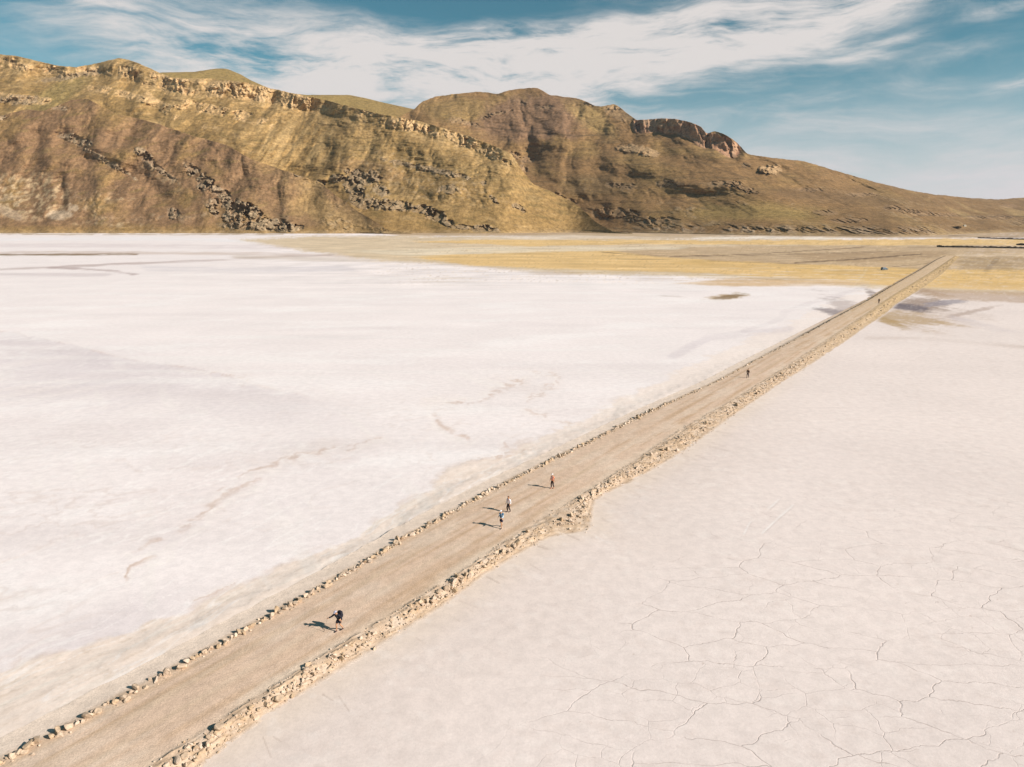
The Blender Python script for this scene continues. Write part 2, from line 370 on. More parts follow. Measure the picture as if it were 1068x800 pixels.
band([(250,268),(420,272),(560,282),(660,285)], 3.4, (.56,.47,.38), .55)
band([(360,262),(430,262),(520,262)], 1.2, (.55,.47,.42), .6)
band([(-200,250),(150,249),(320,252)], 2.5, (.78,.75,.74), .8)
band([(-300,244.4),(300,244.4)], .9, (.40,.30,.17), .8)
# soils between the flat and the hills
def region(pts, c, a, soft=3, wj=12, hj=1.6):
    """filled polygon in the picture's ground, edges roughened"""
    X2 = PX+n_big*wj+n_mid*3; Y2 = PY+strk*hj
    ins = np.zeros(PX.shape, bool); n = len(pts)
    for i in range(n):
        x0, y0 = pts[i]; x1, y1 = pts[(i+1) % n]
        if y0 == y1: continue
        c_ = ((y0 > Y2) != (y1 > Y2)) & (X2 < (x1-x0)*(Y2-y0)/(y1-y0)+x0); ins ^= c_
    d, _ = pdist(X2, Y2, pts+[pts[0]], 4)
    sgn = np.where(ins, d, -d); paint(c, sstep(-soft, soft, sgn+(strk2*2.2+n_mid*3.0+strk*2.5+n_fine*(4.5 if soft >= 6 else 2))*np.clip(soft/4,.4,1.8)), a)
OCH = (.69,.47,.205); OCH2 = (.63,.42,.165); TANF = (.49,.36,.225); BRN = (.30,.205,.12)
# everything beyond y~247 is earth
region([(360,242),(430,246),(600,246),(780,247.5),(900,248),(1400,248),(1400,230),(360,230)], (.46,.34,.22), 1, 2, 6, .4)
region([(250,250),(330,246),(430,246),(640,248),(1000,250),(1400,250),(1400,300),(1068,309),(1000,305),(900,300),(830,295),(760,291),(700,288),(640,286),(560,283),(470,275),(400,272),(320,262)], (.60,.47,.30), .9, 8)
region([(430,268),(520,262),(600,259),(700,263),(760,268),(860,272),(1400,262),(1400,305),(1068,303),(960,300),(900,296),(830,291),(740,285),(640,282),(560,280),(480,276)], OCH, .95, 5)
region([(740,268),(860,273),(960,278),(960,290),(880,288),(800,281),(700,275)], OCH2, .7, 5)
region([(1000,282),(1400,276),(1400,300),(1068,298),(970,296)], OCH2, .75, 6)
region([(640,262),(700,258),(780,256),(900,256),(1400,256),(1400,276),(1068,279),(985,281),(900,278),(820,275),(740,271),(680,267)], TANF, .95, 3)
region([(820,266),(900,262),(985,262),(985,268),(900,274),(850,273)], (.36,.245,.14), .6, 4)
region([(1000,268),(1400,266),(1400,278),(1068,281),(1000,281)], (.38,.27,.15), .7, 4)
region([(430,252),(560,249.5),(640,250),(760,251),(980,249),(1400,250),(1400,255),(980,256),(880,255.5),(760,255),(640,255),(560,257)], OCH, .95, 2)
region([(700,246.8),(780,246),(900,248.2),(860,249.6),(740,248.8)], (.74,.66,.55), .9, 1.5)
region([(360,262),(500,258),(620,257.4),(720,258),(700,260.5),(560,263),(430,267)], (.70,.60,.44), .8, 3)
region([(540,246),(640,243),(760,247),(700,249),(600,249)], (.50,.38,.24), .8, 3)
region([(500,247),(600,245),(680,248),(560,250)], (.72,.62,.50), .5, 3)
for pts, w, a in [([(628,263),(660,265.5),(700,267.5),(790,265),(900,258)], .55, .7), ([(700,268),(800,266),(930,262)], .5, .5), ([(830,274),(900,270),(960,265)], .8, .85),
                  ([(640,270),(740,272),(850,276)], .4, .4), ([(932,278),(960,276),(976,273)], .6, .5), ([(880,257),(1000,258)], .4, .3), ([(990,246),(1068,248)], .5, .6), ([(960,241),(1068,242)], .35, .5),
                  ([(1028,283),(1040,270)], 1.2, .35), ([(890,297),(900,287),(905,279)], .5, -.3)]:
    d, _ = pdist(PX, PY+n_big*.3, pts, 4)
    paint((.12,.08,.045) if a > 0 else (.7,.58,.38), sstep(w*4, w*1.2, d)*sstep(-.5, .1, n_mid+.3), abs(a))
region([(996,265.3),(1400,264),(1400,266),(996,267.5)], (.62,.48,.32), .8, 1.2, 2, .3)
# islands of soil in the white
region([(705,295),(760,290.5),(860,292),(910,296),(860,298),(760,299)], (.60,.42,.24), .9, 5)
q1 = fbm(GX/11, GY/24, 5, 90, .6); q2 = fbm((GX+8*q1)/4.5, GY/9, 5, 91, .6); q3 = fbm((GX+GY*.3)/3, (GY-GX*.2)/22, 4, 92)
def stain(cx, cy, rx, ry, rot, c, a, lo=1.15, hi=.55, k=1.0):
    r = math.radians(rot); u_ = (PX-cx)*math.cos(r)-(PY-cy)*math.sin(r); v_ = (PX-cx)*math.sin(r)+(PY-cy)*math.cos(r)
    q = np.hypot(u_/rx, v_/ry)+(q1*.75+q2*.55+q3*.35)*k; paint(c, sstep(lo, hi, q), a)
stain(757, 309.5, 24, 3.6, 6, (.42,.29,.15), .8); stain(760, 309.5, 17, 2.4, 8, (.24,.16,.08), .85)
stain(700, 309, 14, 1.2, -4, (.50,.42,.36), .4)
LS = sstep(1.5, -.5, D_o-oLg); RS = sstep(-.5, 1.5, D_o-np.interp(D_s, ss, cT)); keep = col.copy()
stain(890, 322, 40, 7, -22, (.46,.39,.36), .7); stain(872, 326, 26, 3.6, -10, (.25,.21,.21), .85); stain(915, 309, 18, 3.4, -30, (.28,.22,.20), .8)
col = keep*(1-LS[..., None])+col*LS[..., None]; keep = col.copy()
stain(960, 328, 62, 18, -4, (.60,.50,.43), .75, 1.25, .3); stain(950, 332, 44, 8, -8, (.46,.33,.19), .9); stain(965, 305, 30, 4.5, -12, (.40,.29,.20), .85)
stain(955, 317.5, 40, 7.5, -6, (.33,.25,.20), .9); stain(948, 320, 28, 4.2, -6, (.17,.145,.155), .95); stain(985, 316, 26, 3, 8, (.30,.27,.29), .8)
stain(928, 336, 20, 3.4, -20, (.40,.27,.12), .85); stain(1010, 326, 36, 2.4, 12, (.42,.32,.26), .7)
col = keep*(1-RS[..., None])+col*RS[..., None]
region([(950,300),(985,303),(1400,312),(1400,318),(1068,316),(1010,313),(980,311),(962,306)], (.44,.31,.21), .7, 6)
band([(990,332),(1040,345),(1100,360)], 4.5, (.50,.44,.44), .55, .2, 2)
band([(905,352),(960,352),(1068,363),(1200,372)], 2.6, (.50,.40,.33), .45, .1, 2)
band([(900,300),(820,325),(780,345)], 3, (.5,.44,.44), .25, .2, 2)
band([(700,372),(740,352),(820,344)], 4.5, (.56,.50,.51), .38, .2, 2)
# right flat, near the bank: pinkish brine trickles, wheel marks
oTg = np.interp(D_s, ss, cT)
pink = sstep(16, 0, D_o-oTg)*(D_o > oTg)*sstep(330, 480, PY)
paint((.64,.53,.45), pink, .40)
paint((.72,.60,.48), sstep(4.5, 0, D_o-oTg)*(D_o > oTg-.5)*sstep(350, 430, PY), .6)
paint((.55,.46,.43), sstep(-.1,.7,fbm(GX/35,GY/35,5,55))*(D_o > oTg), .12)
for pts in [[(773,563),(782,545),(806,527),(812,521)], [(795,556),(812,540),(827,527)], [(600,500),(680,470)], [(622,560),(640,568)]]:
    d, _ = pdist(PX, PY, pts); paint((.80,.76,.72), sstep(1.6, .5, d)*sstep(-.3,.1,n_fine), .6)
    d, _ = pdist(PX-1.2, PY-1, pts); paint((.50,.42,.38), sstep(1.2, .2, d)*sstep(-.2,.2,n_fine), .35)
# thin dark trickles running off the right bank
r2 = np.random.default_rng(4)
for k in range(34):
    s0 = 3+k*2.4+r2.uniform(-1.8, 1.8); o_ = off(s0, cT)+r2.uniform(.5, 2.5); L = r2.uniform(.5, 1.8)*(1 if k < 18 else 2)
    a0 = rw(s0, o_); a1 = rw(s0+L*r2.uniform(-.5, .05), o_+L)
    p0 = project(np.array(a0[0]), np.array(a0[1])); p1 = project(np.array(a1[0]), np.array(a1[1]))
    d, _ = pdist(PX+n_fine*3, PY+n_fine*2, [(float(p0[0]), float(p0[1])), (float(p1[0]), float(p1[1]))])
    paint((.40,.31,.25), sstep(1.1, .2, d)*sstep(-.5,.1,n_fine), r2.uniform(.2, .6)*(1 if k < 16 else .4))
rt_ = fbm(GX/1.4, GY/1.4, 5, 19, .6); rt2 = fbm((GX*.9-GY*.4)/7, (GX*.4+GY*.9)/1.8, 5, 20)
paint((.80,.73,.67), sstep(.1, .5, rt_+rt2*.7)*(D_o > oTg), .25); paint((.62,.52,.46), sstep(.1, .5, -rt_+rt2*.7)*(D_o > oTg), .22)
spk = fbm(GX/.5, GY/.5, 3, 87); paint((.40,.30,.24), sstep(.52, .66, spk)*sstep(-.1,.3,n_mid)*(D_o > oTg)*sstep(430,520,PY), .6)
crack = (D_o > oTg+3)*sstep(470, 600, PY)*sstep(540, 700, PX+.25*(PY-600))*sstep(-60, 40, PX-(1500-1.35*PY))
crack = crack*.95+.12*(D_o > oTg+6)*sstep(420, 560, PY)
fb_ = sstep(246, 250, PY)*sstep(305, 296, PY)
fst = fbm(GX/200, GY/7, 5, 77); fst2 = fbm(GX/30, GY/30, 5, 78)
tuft = fbm(GX/2.2, GY/7, 4, 83, .7); fld = sstep(247, 250, PY)*sstep(302, 290, PY)*sstep(330, 480, PX)*front
paint((.30,.20,.10), sstep(.22, .5, tuft+.4*fst2)*fld, .50); paint((.74,.58,.36), sstep(.15, .5, -tuft+.4*fst)*fld, .35)
paint((.44,.30,.15), sstep(.10, .45, fbm(GX/60+3, GY/11, 5, 84))*fld, .35)
col *= (1+(.26*fst+.20*fst2)*sstep(312, 290, PY)*front*sstep(150,420,PX))[..., None]
wsk = fbm((GX*.86+GY*.5)/3., (GY*.86-GX*.5)/26, 5, 79)
paint((.82,.77,.71), sstep(.12, .5, wsk)*leftside*sstep(330,420,PY), .35)
paint((.82,.78,.74), sstep(.1, .5, fbm(GX/120, GY/9, 5, 80))*leftside*sstep(272,290,PY)*sstep(460,380,PY), .5)
paint((.60,.53,.51), sstep(.1, .5, fbm(GX/70+GY/90, GY/14, 5, 81))*leftside*sstep(300,340,PY), .22)
paint((.845,.80,.765), sstep(.0, .45, fbm(GX/40+GY/70, GY/16-GX/90, 5, 85)+.3*n_fine)*leftside*sstep(285,310,PY)*(1-inside), .6)
paint((.67,.585,.555), sstep(.1, .5, fbm(GX/24, GY/12, 5, 86)+.25*n_fine)*leftside*sstep(340,420,PY)*(1-inside), .28)
vein = 1-np.abs(fbm((GX+n_mid*6)/17, (GY+n_mid*5)/11, 4, 88)); paint((.60,.49,.42), sstep(.965, .995, vein)*sstep(-.1,.3,n_big+n_mid*.4)*leftside*sstep(380,470,PY)*(1-inside), .30)
vein2 = 1-np.abs(fbm((GX*.87-GY*.5+n_mid*2)/3.5, (GX*.5+GY*.87)/22, 4, 89)); paint((.88,.84,.80), sstep(.96, .995, vein2)*leftside*sstep(400,500,PY), .40)
gz = lips + n_mid*.03*sstep(400, 60, R_)*front
cam_haze = None
P = np.stack([GX, GY, gz], -1)
ground = grid_mesh('ground', P, col, {'crack': crack}, M_GROUND, wrap=True); tag(ground, 'white salt flat with lilac damp zones, ochre fields and soil beyond', None, None, 'structure')

# ------------------------------------------------------------------ road and its banks
sd_ = ss[:: 1]
prof_u = []   # (piece, fraction)
US = ([('l', v) for v in np.linspace(-2.6, 0, 12)] + [('c', v) for v in np.linspace(0, 1, 30)[1:]] + [('r', v) for v in np.linspace(0, 1, 24)[1:]] + [('e', v) for v in (.4, 1.0, 1.8)])
nS, nU = len(ss), len(US)
OF = np.zeros((nS, nU)); ZZ = np.zeros((nS, nU)); PC = np.zeros((nS, nU)); FR = np.zeros((nS, nU))
jit = fbm(ss/2.2, ss*0+3, 4, 21); jit2 = fbm(ss/1.3, ss*0+9, 4, 22)
hgt = ROAD_Z+.55*sstep(120, 330, ss)
for j, (p, v) in enumerate(US):
    if p == 'l': OF[:, j] = cL+v*1.0+jit*.3; ZZ[:, j] = hgt-(hgt-.29*(1-sstep(120,300,ss)))*(sstep(0, -2.5, v+0*ss)*(1-sstep(100,200,ss))+sstep(0,-1.5,v+0*ss)*sstep(100,200,ss)); k = 0
    elif p == 'c': OF[:, j] = cL+(cR-cL)*v; ZZ[:, j] = hgt+.05*math.sin(v*math.pi); k = 1
    elif p == 'r': OF[:, j] = cR+(cT-cR)*v+jit2*.25*v; ZZ[:, j] = hgt*(1-sstep(.15, 1.0, v+0*ss))+.09*np.clip(.4+2.2*jit2,0,1.2)*np.exp(-((v-.06)/.06)**2); k = 2
    else: OF[:, j] = cT+v+jit2*.25; ZZ[:, j] = .03-.12*v; k = 3
    PC[:, j] = k; FR[:, j] = v
SS = np.repeat(ss[:, None], nU, 1)
RX, RY = rw(SS, OF)
nb = fbm(RX/1.6, RY/1.6, 4, 31); nbb = fbm(RX/.7, RY/.7, 3, 33)
bank = ((PC == 2) | (PC == 0))
w1, w2, wid = worley((RX+nbb*.2)/.42, (RY+nbb*.2)/.42, 35); v1, v2, vid = worley(RX/.2, RY/.2, 36)
bm_ = (PC == 2)*sstep(.08, .3, FR)*sstep(1.0, .85, FR)*sstep(-.35, .15, fbm(RX/4, RY/4, 3, 37)+.08)
lump = (wid**2*.17*sstep(0, .25, w2-w1)+vid*.07*sstep(0, .2, v2-v1))*bm_
ZZ = ZZ+nb*.07*(PC == 2)+nbb*.05*(PC == 2)+lump+nb*.04*(PC == 0)+nb*.012*(PC == 1)
endt = sstep(0, 12, S_END-SS); ZZ = ZZ*endt+.02
rc = np.zeros(RX.shape+(3,)); rc[:] = (.625,.465,.34)
lane = np.where(PC == 1, FR, 0.5)
along = fbm(SS/14, OF/.5, 5, 41); along2 = fbm(SS/45, OF/1.1, 4, 42); wash = fbm(SS/9, OF/2.2, 5, 44)
rc = lerp(rc, (.49,.34,.215), (PC == 1)*sstep(-.15, .4, along2+.35*along)*.8)
rc = lerp(rc, (.68,.55,.43), (PC == 1)*sstep(-.05, .4, wash-.3*along)*.65)
rc = lerp(rc, (.60,.47,.34), (PC == 1)*sstep(.16, .02, FR)*.6)
rc = lerp(rc, (.64,.52,.39), (PC == 1)*sstep(.82, 1., FR+.15*wash)*.6)
rut = np.exp(-((lane-.30)/.05)**2)+np.exp(-((lane-.60)/.05)**2)
rc = lerp(rc, (.62,.49,.36), (PC == 1)*rut*sstep(-.5,.2,along)*.6)
rc = lerp(rc, (.555,.43,.31), bank*1.0*.8)
rc = lerp(rc, (.45,.325,.215), bank*sstep(-.15, .3, nb)*.7)
rc = lerp(rc, (.66,.57,.47), bank*sstep(.15, .5, -nb+.4*nbb)*.4)
rc = lerp(rc, (.50,.365,.235), bm_*sstep(.4, .7, wid)*.7); rc = lerp(rc, (.62,.50,.38), bm_*sstep(.4, .2, wid)*.5)
rc = lerp(rc, (.36,.25,.15), bm_*sstep(.18, .0, w2-w1)*.55)
# yellower, darker soil towards the far end, with the banks' shade painted in
fg = sstep(110, 330, SS)
rc = lerp(rc, (.54,.395,.225), fg*(PC == 1)*.55); rc = lerp(rc, (.47,.335,.17), fg*((PC >= 2))*.8); rc = lerp(rc, (.33,.235,.12), fg*(PC == 2)*sstep(-.05,.35,fbm(SS/7, OF/1.2, 4, 49))*.7)
ev = fbm(SS/9, SS*0+5, 4, 48); rc = lerp(rc, (.24,.17,.085), sstep(150, 330, SS)*(PC == 0)*np.clip(.45+1.3*ev, 0, 1)); rc = lerp(rc, (.30,.21,.11), sstep(200, 380, SS)*(PC == 1)*sstep(.10, .0, FR+.10*ev)*.6); OF += (PC == 0)*sstep(100, 300, SS)*(FR < -.1)*ev*.9  # left bank's shaded side and low plants painted as a dark band
rc = lerp(rc, (.18,.13,.06), sstep(430, 520, SS)*(PC == 2)*.6*sstep(-.2,.3,nb))  # bank shadow near the road's end, painted into the right slope
rc = lerp(rc, (.74,.615,.50), (PC == 0)*sstep(-.3, -1.0, FR)*(1-sstep(120,300,SS))*.95)
rc = lerp(rc, (.69,.585,.49), (PC == 3)*(1-fg)*.9)
road = grid_mesh('road', np.stack([RX, RY, ZZ], -1), rc, None, M_ROAD); tag(road, 'straight packed dirt road on a low embankment across the salt', None, None, 'structure')

# ------------------------------------------------------------------ hills
def interp(x, pts):
    a = np.array(pts, float); return np.interp(x, a[:, 0], a[:, 1])
def smooth1(v, n):
    k = np.hanning(n+2)[1:-1]; k /= k.sum(); return np.convolve(np.pad(v, n, 'edge'), k, 'same')[n:-n]
def hill(name, crest, base, slope_fn, feat_fn, color_fn, x0, x1, nrow, step, label, rough_crest=.6, back=260, seed=0, relief=1.0, r_start=None):
    px = np.arange(x0, x1, step); nc = len(px)
    yc = interp(px, crest); yc = smooth1(yc, 7)+rough_crest*(fbm(px/9, px*0+seed, 5, 60+seed)+.5*fbm(px/2.5, px*0+seed, 3, 70+seed))
    yb = smooth1(interp(px, base), 9)
    yb = yb+.35*fbm(px/14, px*0+seed, 4, 80+seed)
    yc = np.minimum(yc, yb-.3)
    t = np.linspace(0, 1, nrow)[:, None]
    PYg = yb[None]+(yc-yb)[None]*t; PXg = np.repeat(px[None], nrow, 0)
    cx = (PXg-W0/2)/FPX; cy = (H0/2-PYg)/FPX
    dx, dy, dz = cx, CP+cy*SP, -SP+cy*CP; hp = np.hypot(dx, dy); tan = dz/hp
    rb = CAMH/np.maximum(-tan[0], .0035) if r_start is None else interp(px, r_start)
    m = slope_fn(PXg, PYg)
    ycs = smooth1(interp(px, crest), 31)-9
    PYi = yb[None]+(np.minimum(ycs, yb-6)-yb)[None]*t; cyi = (H0/2-PYi)/FPX
    PYr = PYg; tan_r = tan
    hpi = np.hypot(cx, CP+cyi*SP); tan = (-SP+cyi*CP)/hpi; m = slope_fn(PXg, PYi)
    r = np.zeros_like(tan); r[0] = rb
    for i in range(1, nrow):
        r[i] = r[i-1]*(1+np.maximum(tan[i]-tan[i-1], 0)/np.maximum(m[i]-tan[i], .05))
    # smooth the integrated depth sideways so neighbouring columns agree
    def sx(a, n):
        k = np.hanning(n+2)[1:-1]; k /= k.sum(); p = np.pad(a, ((0, 0), (n, n)), 'edge')
        return np.apply_along_axis(lambda v: np.convolve(v, k, 'same'), 1, p)[:, n:-n]
    r = sx(r, 41)
    for j in range(nc): r[:, j] = np.interp(-PYr[:, j], -PYi[:, j], r[:, j])
    tan = tan_r
    u = dx/hp*r; h = CAMH+r*tan                       # metres across and up the face
    toe = sstep(0, .10, t+0*PXg)
    gul = ridged((u+fbm(u/120, h/150, 3, seed+5)*60)/230, (h*.55+r*.15)/260, 5, seed+1)
    rel = (gul-.5)*52+fbm(u/420, (h+r*.4)/420, 3, seed+2)*120+fbm(u/140, (h+r*.3)/170, 3, seed+12)*48+fbm(u/34, h/30, 5, seed+3, .55)*11
    # beds of rock that dip across the slope
    bed = h+.32*u*0+fbm(u/150, h/150, 3, seed+8)*26
    st_ = fbm(bed/11, u/220, 4, seed+9, .6); rel += -st_*5.5
    d, info = feat_fn(PXg, PYg, u, h)
    r2_ = r*(1+toe*(rel*relief*np.clip((h+5)/120, .10, 1)+d)/r)
    PXw = dx/hp*r2_; PYw = dy/hp*r2_; Zw = CAMH+r2_*tan
    Zw[0] -= 6; 
    colr = color_fn(PXg, PYg, u, h, gul, st_, info)
    ft = sstep(4.5, .3, yb[None]-PYg+fbm(u/30, h/8, 3, seed+31)*2.5)*.65*(1-.0)
    colr = lerp(colr, (.37,.275,.165), ft)
    # far side of the ridge
    nb_ = 14; tb = np.linspace(0, 1, nb_+1)[1:, None]
    rbk = r2_[-1:]+tb*back; zb = Zw[-1:]-(tb**1.3)*back*.55+fbm(dx[-1:]/hp[-1:]*rbk/40, rbk/40, 4, seed+20)*10*np.minimum(tb*3, 1)-2*tb
    Pb = np.stack([dx[-1:]/hp[-1:]*rbk, dy[-1:]/hp[-1:]*rbk, np.minimum(zb, Zw[-1:])], -1)
    Pf = np.stack([PXw, PYw, Zw], -1)
    Pall = np.concatenate([Pf, Pb], 0); Call = np.concatenate([colr, np.repeat(colr[-1:], nb_, 0)], 0)
    o = grid_mesh(name, Pall, Call, None, M_HILL); tag(o, label, None, None, 'structure')
    return dict(px=px, P=Pf, PX=PXg, PY=PYg, o=o)

OLV = (.30,.20,.088); OLVD = (.205,.150,.068); BRW = (.225,.142,.085); SAND = (.58,.41,.235); PALE = (.52,.41,.30); DRK = (.055,.045,.04); REDR = (.42,.25,.17)
def blocks(u, h, cw, ch, seed, rot=0.0):
    """angular blocks: random face depth per cell, cracks between"""
    c, s = math.cos(rot), math.sin(rot); a = u*c+h*s; b = -u*s+h*c
    wj = fbm(u/9, h/9, 3, seed+4)*3
    f1, f2, idr = worley((a+wj)/cw, (b+wj)/ch, seed)
    g1, g2, id2 = worley((a+wj)/(cw*.45), (b+wj)/(ch*.45), seed+8)
    return idr*.7+id2*.3, np.minimum(f2-f1, 1)
RIB_A = []   # filled per hill: (cx, cy, rx, ry, rot, depth)
def feat_blobs(PX, PY, u, h, blobs, cw, ch, seed, rot=0.0, pit=True):
    wob = fbm(u/26, h/26, 5, seed+40, .62)*.95
    d = np.zeros(PX.shape); M = np.zeros(PX.shape)
    bl, crk = blocks(u, h, cw*.8, ch*.75, seed, rot)
    for (cx, cy, rx, ry, ro, A) in blobs:
        rr_ = math.radians(ro); a = (PX-cx)*math.cos(rr_)-(PY-cy)*math.sin(rr_); b = (PX-cx)*math.sin(rr_)+(PY-cy)*math.cos(rr_)
        q = np.hypot(a/rx, b/ry)+wob; m = sstep(1.1, .85, q)
        # left edge breaks off sharply, right edge dies into the slope
        prof = np.clip(1.0-.95*(a/rx+1)/2, .0, 1)**.8*1.5
        if pit and A < 100:
            deep = np.clip((a/rx+1.3)/2, .2, 1)*sstep(.40, .52, bl+.10*wob); d += A*.48*m*deep-12*bl*m*(1-sstep(.40, .52, bl)); M = np.maximum(M, m*.8)
        else:
            A = A % 100; d += -A*m*prof*(.35+.65*bl)*sstep(0, .12, crk+.04); M = np.maximum(M, m)
    return d, M, bl, crk

# layer 1: front spur on the left (browner)
D_crest = [(-250,108),(-60,124),(0,121),(15,117),(28,114),(45,116),(60,110),(75,104),(92,103),(106,111),(120,118),(161,128),(199,141),(236,151),(262,166),(303,180),(333,190),(349,203),(374,221),(388,229),(405,240),(430,243)]
D_base = [(-250,243),(0,243.2),(200,243.3),(300,243.6),(380,243.6),(430,244)]
D_blobs = [(80,146,18,5,-18,26),(148,160,9,5,-30,30),(158,171,5,4,-40,20),(200,176,9,6,-35,34),(213,190,10,8,-35,38),(227,199,12,5,-28,20),(224,211,6,4,-40,22),(222,219,9,4,-45,24),
           (246,218,17,10,-22,40),(262,222,17,8,-28,34),(237,227,8,4,-40,22),(280,235,26,6,-3,22),(250,236,22,4,-3,14),(300,238,16,4,0,14),(180,221,7,6,-40,14),(2,123,5,3,0,14),(165,176,24,3,-34,12),(60,112,12,3,-10,8),(110,168,34,2.5,-30,9),(312,182,6,3,-20,12)]
def D_feat(PX, PY, u, h):
    d, M, bl, crk = feat_blobs(PX, PY, u, h, D_blobs, 15, 13, 300, -.5)
    d *= 1.15
    b2, c2 = blocks(u, h, 9, 6, 310, -.5); sc_ = sstep(.12, .42, fbm(u/90, h/55, 4, 311)+.10)*sstep(160, 230, PY+0*PX)
    d -= sc_*b2*5
    gl, sg = pdist(PX, PY, [(68,150),(90,165),(120,178),(150,184),(165,200)]); d += 26*sstep(16, 0, gl)
    gl, sg = pdist(PX, PY, [(60,190),(66,200),(64,215),(45,230)]); d += 16*sstep(8, 0, gl)
    return d, (M, bl, crk, sc_)
def D_col(PX, PY, u, h, gul, st_, info):
    M, bl, crk, sc_ = info
    c = np.zeros(PX.shape+(3,)); c[:] = BRW
    n1 = fbm(u/110, h/90, 5, 401); n2 = fbm((u+h*.6)/60, (h-u*.25)/14, 5, 402); n3 = fbm(u/16, h/14, 4, 403)
    c = lerp(c, OLV, sstep(-.05, .45, n1)*.75); c = lerp(c, (.30,.195,.115), sstep(0, .5, n2)*.6)
    c = lerp(c, OLVD, sstep(.1, .5, -n2)*.65)
    rt = sstep(240, 340, PX+.8*(240-PY)*0)*.8; c = lerp(c, (.34,.235,.12), rt*sstep(-.4,.3,n1))
    c = lerp(c, OLV, sstep(232, 241, PY)*.75)
    # pale scree at the lower left
    pal = np.maximum.reduce([ell(PX+n3*8, PY+n3*4, 30, 205, 46, 26, 0), .8*ell(PX+n3*6, PY+n3*3, 62, 225, 16, 6, 4), .8*ell(PX+n3*4, PY+n3*2, 134, 235, 17, 3.4, 0), .6*ell(PX, PY+n3*3, 90, 233, 18, 2.5, 3), .6*ell(PX, PY+n3*3, 115, 208, 30, 1.6, 0), .6*ell(PX,PY+n3*2,165,182,25,6,-25)])
    c = lerp(c, (.46,.355,.235), pal*sstep(-.15, .35, n3+n2*.5)*.8)
    for cx, cy, rx, ry, ro, a in [(62,224,14,5,3,.8),(10,222,16,5,-25,.5),(76,217,6,4,20,.7),(8,207,30,2,10,.3)]:
        c = lerp(c, (.50,.40,.31), ell(PX+n3*5, PY+n3*3, cx, cy, rx, ry, ro)*a)
    c = lerp(c, (.40,.32,.235), sc_*sstep(.3, .8, bl*0+n3+.5)*.35)
    c = lerp(c, (.27,.215,.165), M*.6); c = lerp(c, (.42,.335,.24), M*sstep(.48, .40, bl)*.6)
    
    return c*(1+.10*n3)[..., None]
HD = hill('hillside', D_crest, D_base, lambda X, Y: .86+0*X, D_feat, D_col, -250, 430, 210, .85, 'brown front spur of the left hill with dark broken rock', .8, 200, 5, .8)

# layer 2: left hill with the sandstone rim
B_crest = [(-250,70),(-60,55),(0,56.5),(20,59),(44,65),(60,68.5),(81,70),(100,66),(125,60.5),(136,63),(145,66),(160,73),(169,77),(182,81.5),(219,82),(240,84),(263,87),(282,92),(304,97),(344,105.5),(394,118.5),(420,123),(442,127.5),(486,141),(510,150),(533,160),(545,178),(556,192),(575,200),(600,212),(622,232),(640,242),(660,243)]
B_base = [(-250,242),(0,242),(300,242.5),(400,243.2),(520,243.4),(600,242.5),(660,244)]
rimline = [(-100,62),(0,65),(44,72),(80,76),(110,74),(135,76),(165,86),(190,90),(219,92),(250,95),(282,100),(310,106),(354,113),(394,124),(430,131),(460,139),(486,148),(512,158),(530,166)]
def B_slope(X, Y):
    d, s = pdist(X, Y, rimline); return .60+.8*sstep(9, 4, d)+0*X
B_blobs = [(376,185,16,7,-10,20),(352,186,8,4,0,16),(368,193,12,9,-20,30),(390,184,8,5,-35,26),(398,198,9,6,-20,34),(372,205,10,6,-10,26),(385,212,22,6,-5,20),(410,214,22,6,-5,18),
           (440,219,16,5,-12,36),(455,225,14,6,-20,38),(466,232,8,4,-10,26),(480,237,12,3,0,16),(503,239,13,4.5,-4,34),(515,240,9,3,0,22),(362,178,3.5,3,0,24),(371,179,3.5,3,0,24),(505,191,3,3,0,14),
           (455,178,34,3,-12,10),(425,172,24,2.5,-14,9),(515,208,7,3,-45,18),(542,217,8,3,-30,18),(335,190,5,3,0,26),(470,197,12,5,0,8),(100,75,8,3,0,10),(20,104,26,5,0,12),(70,80,30,3,10,9)]
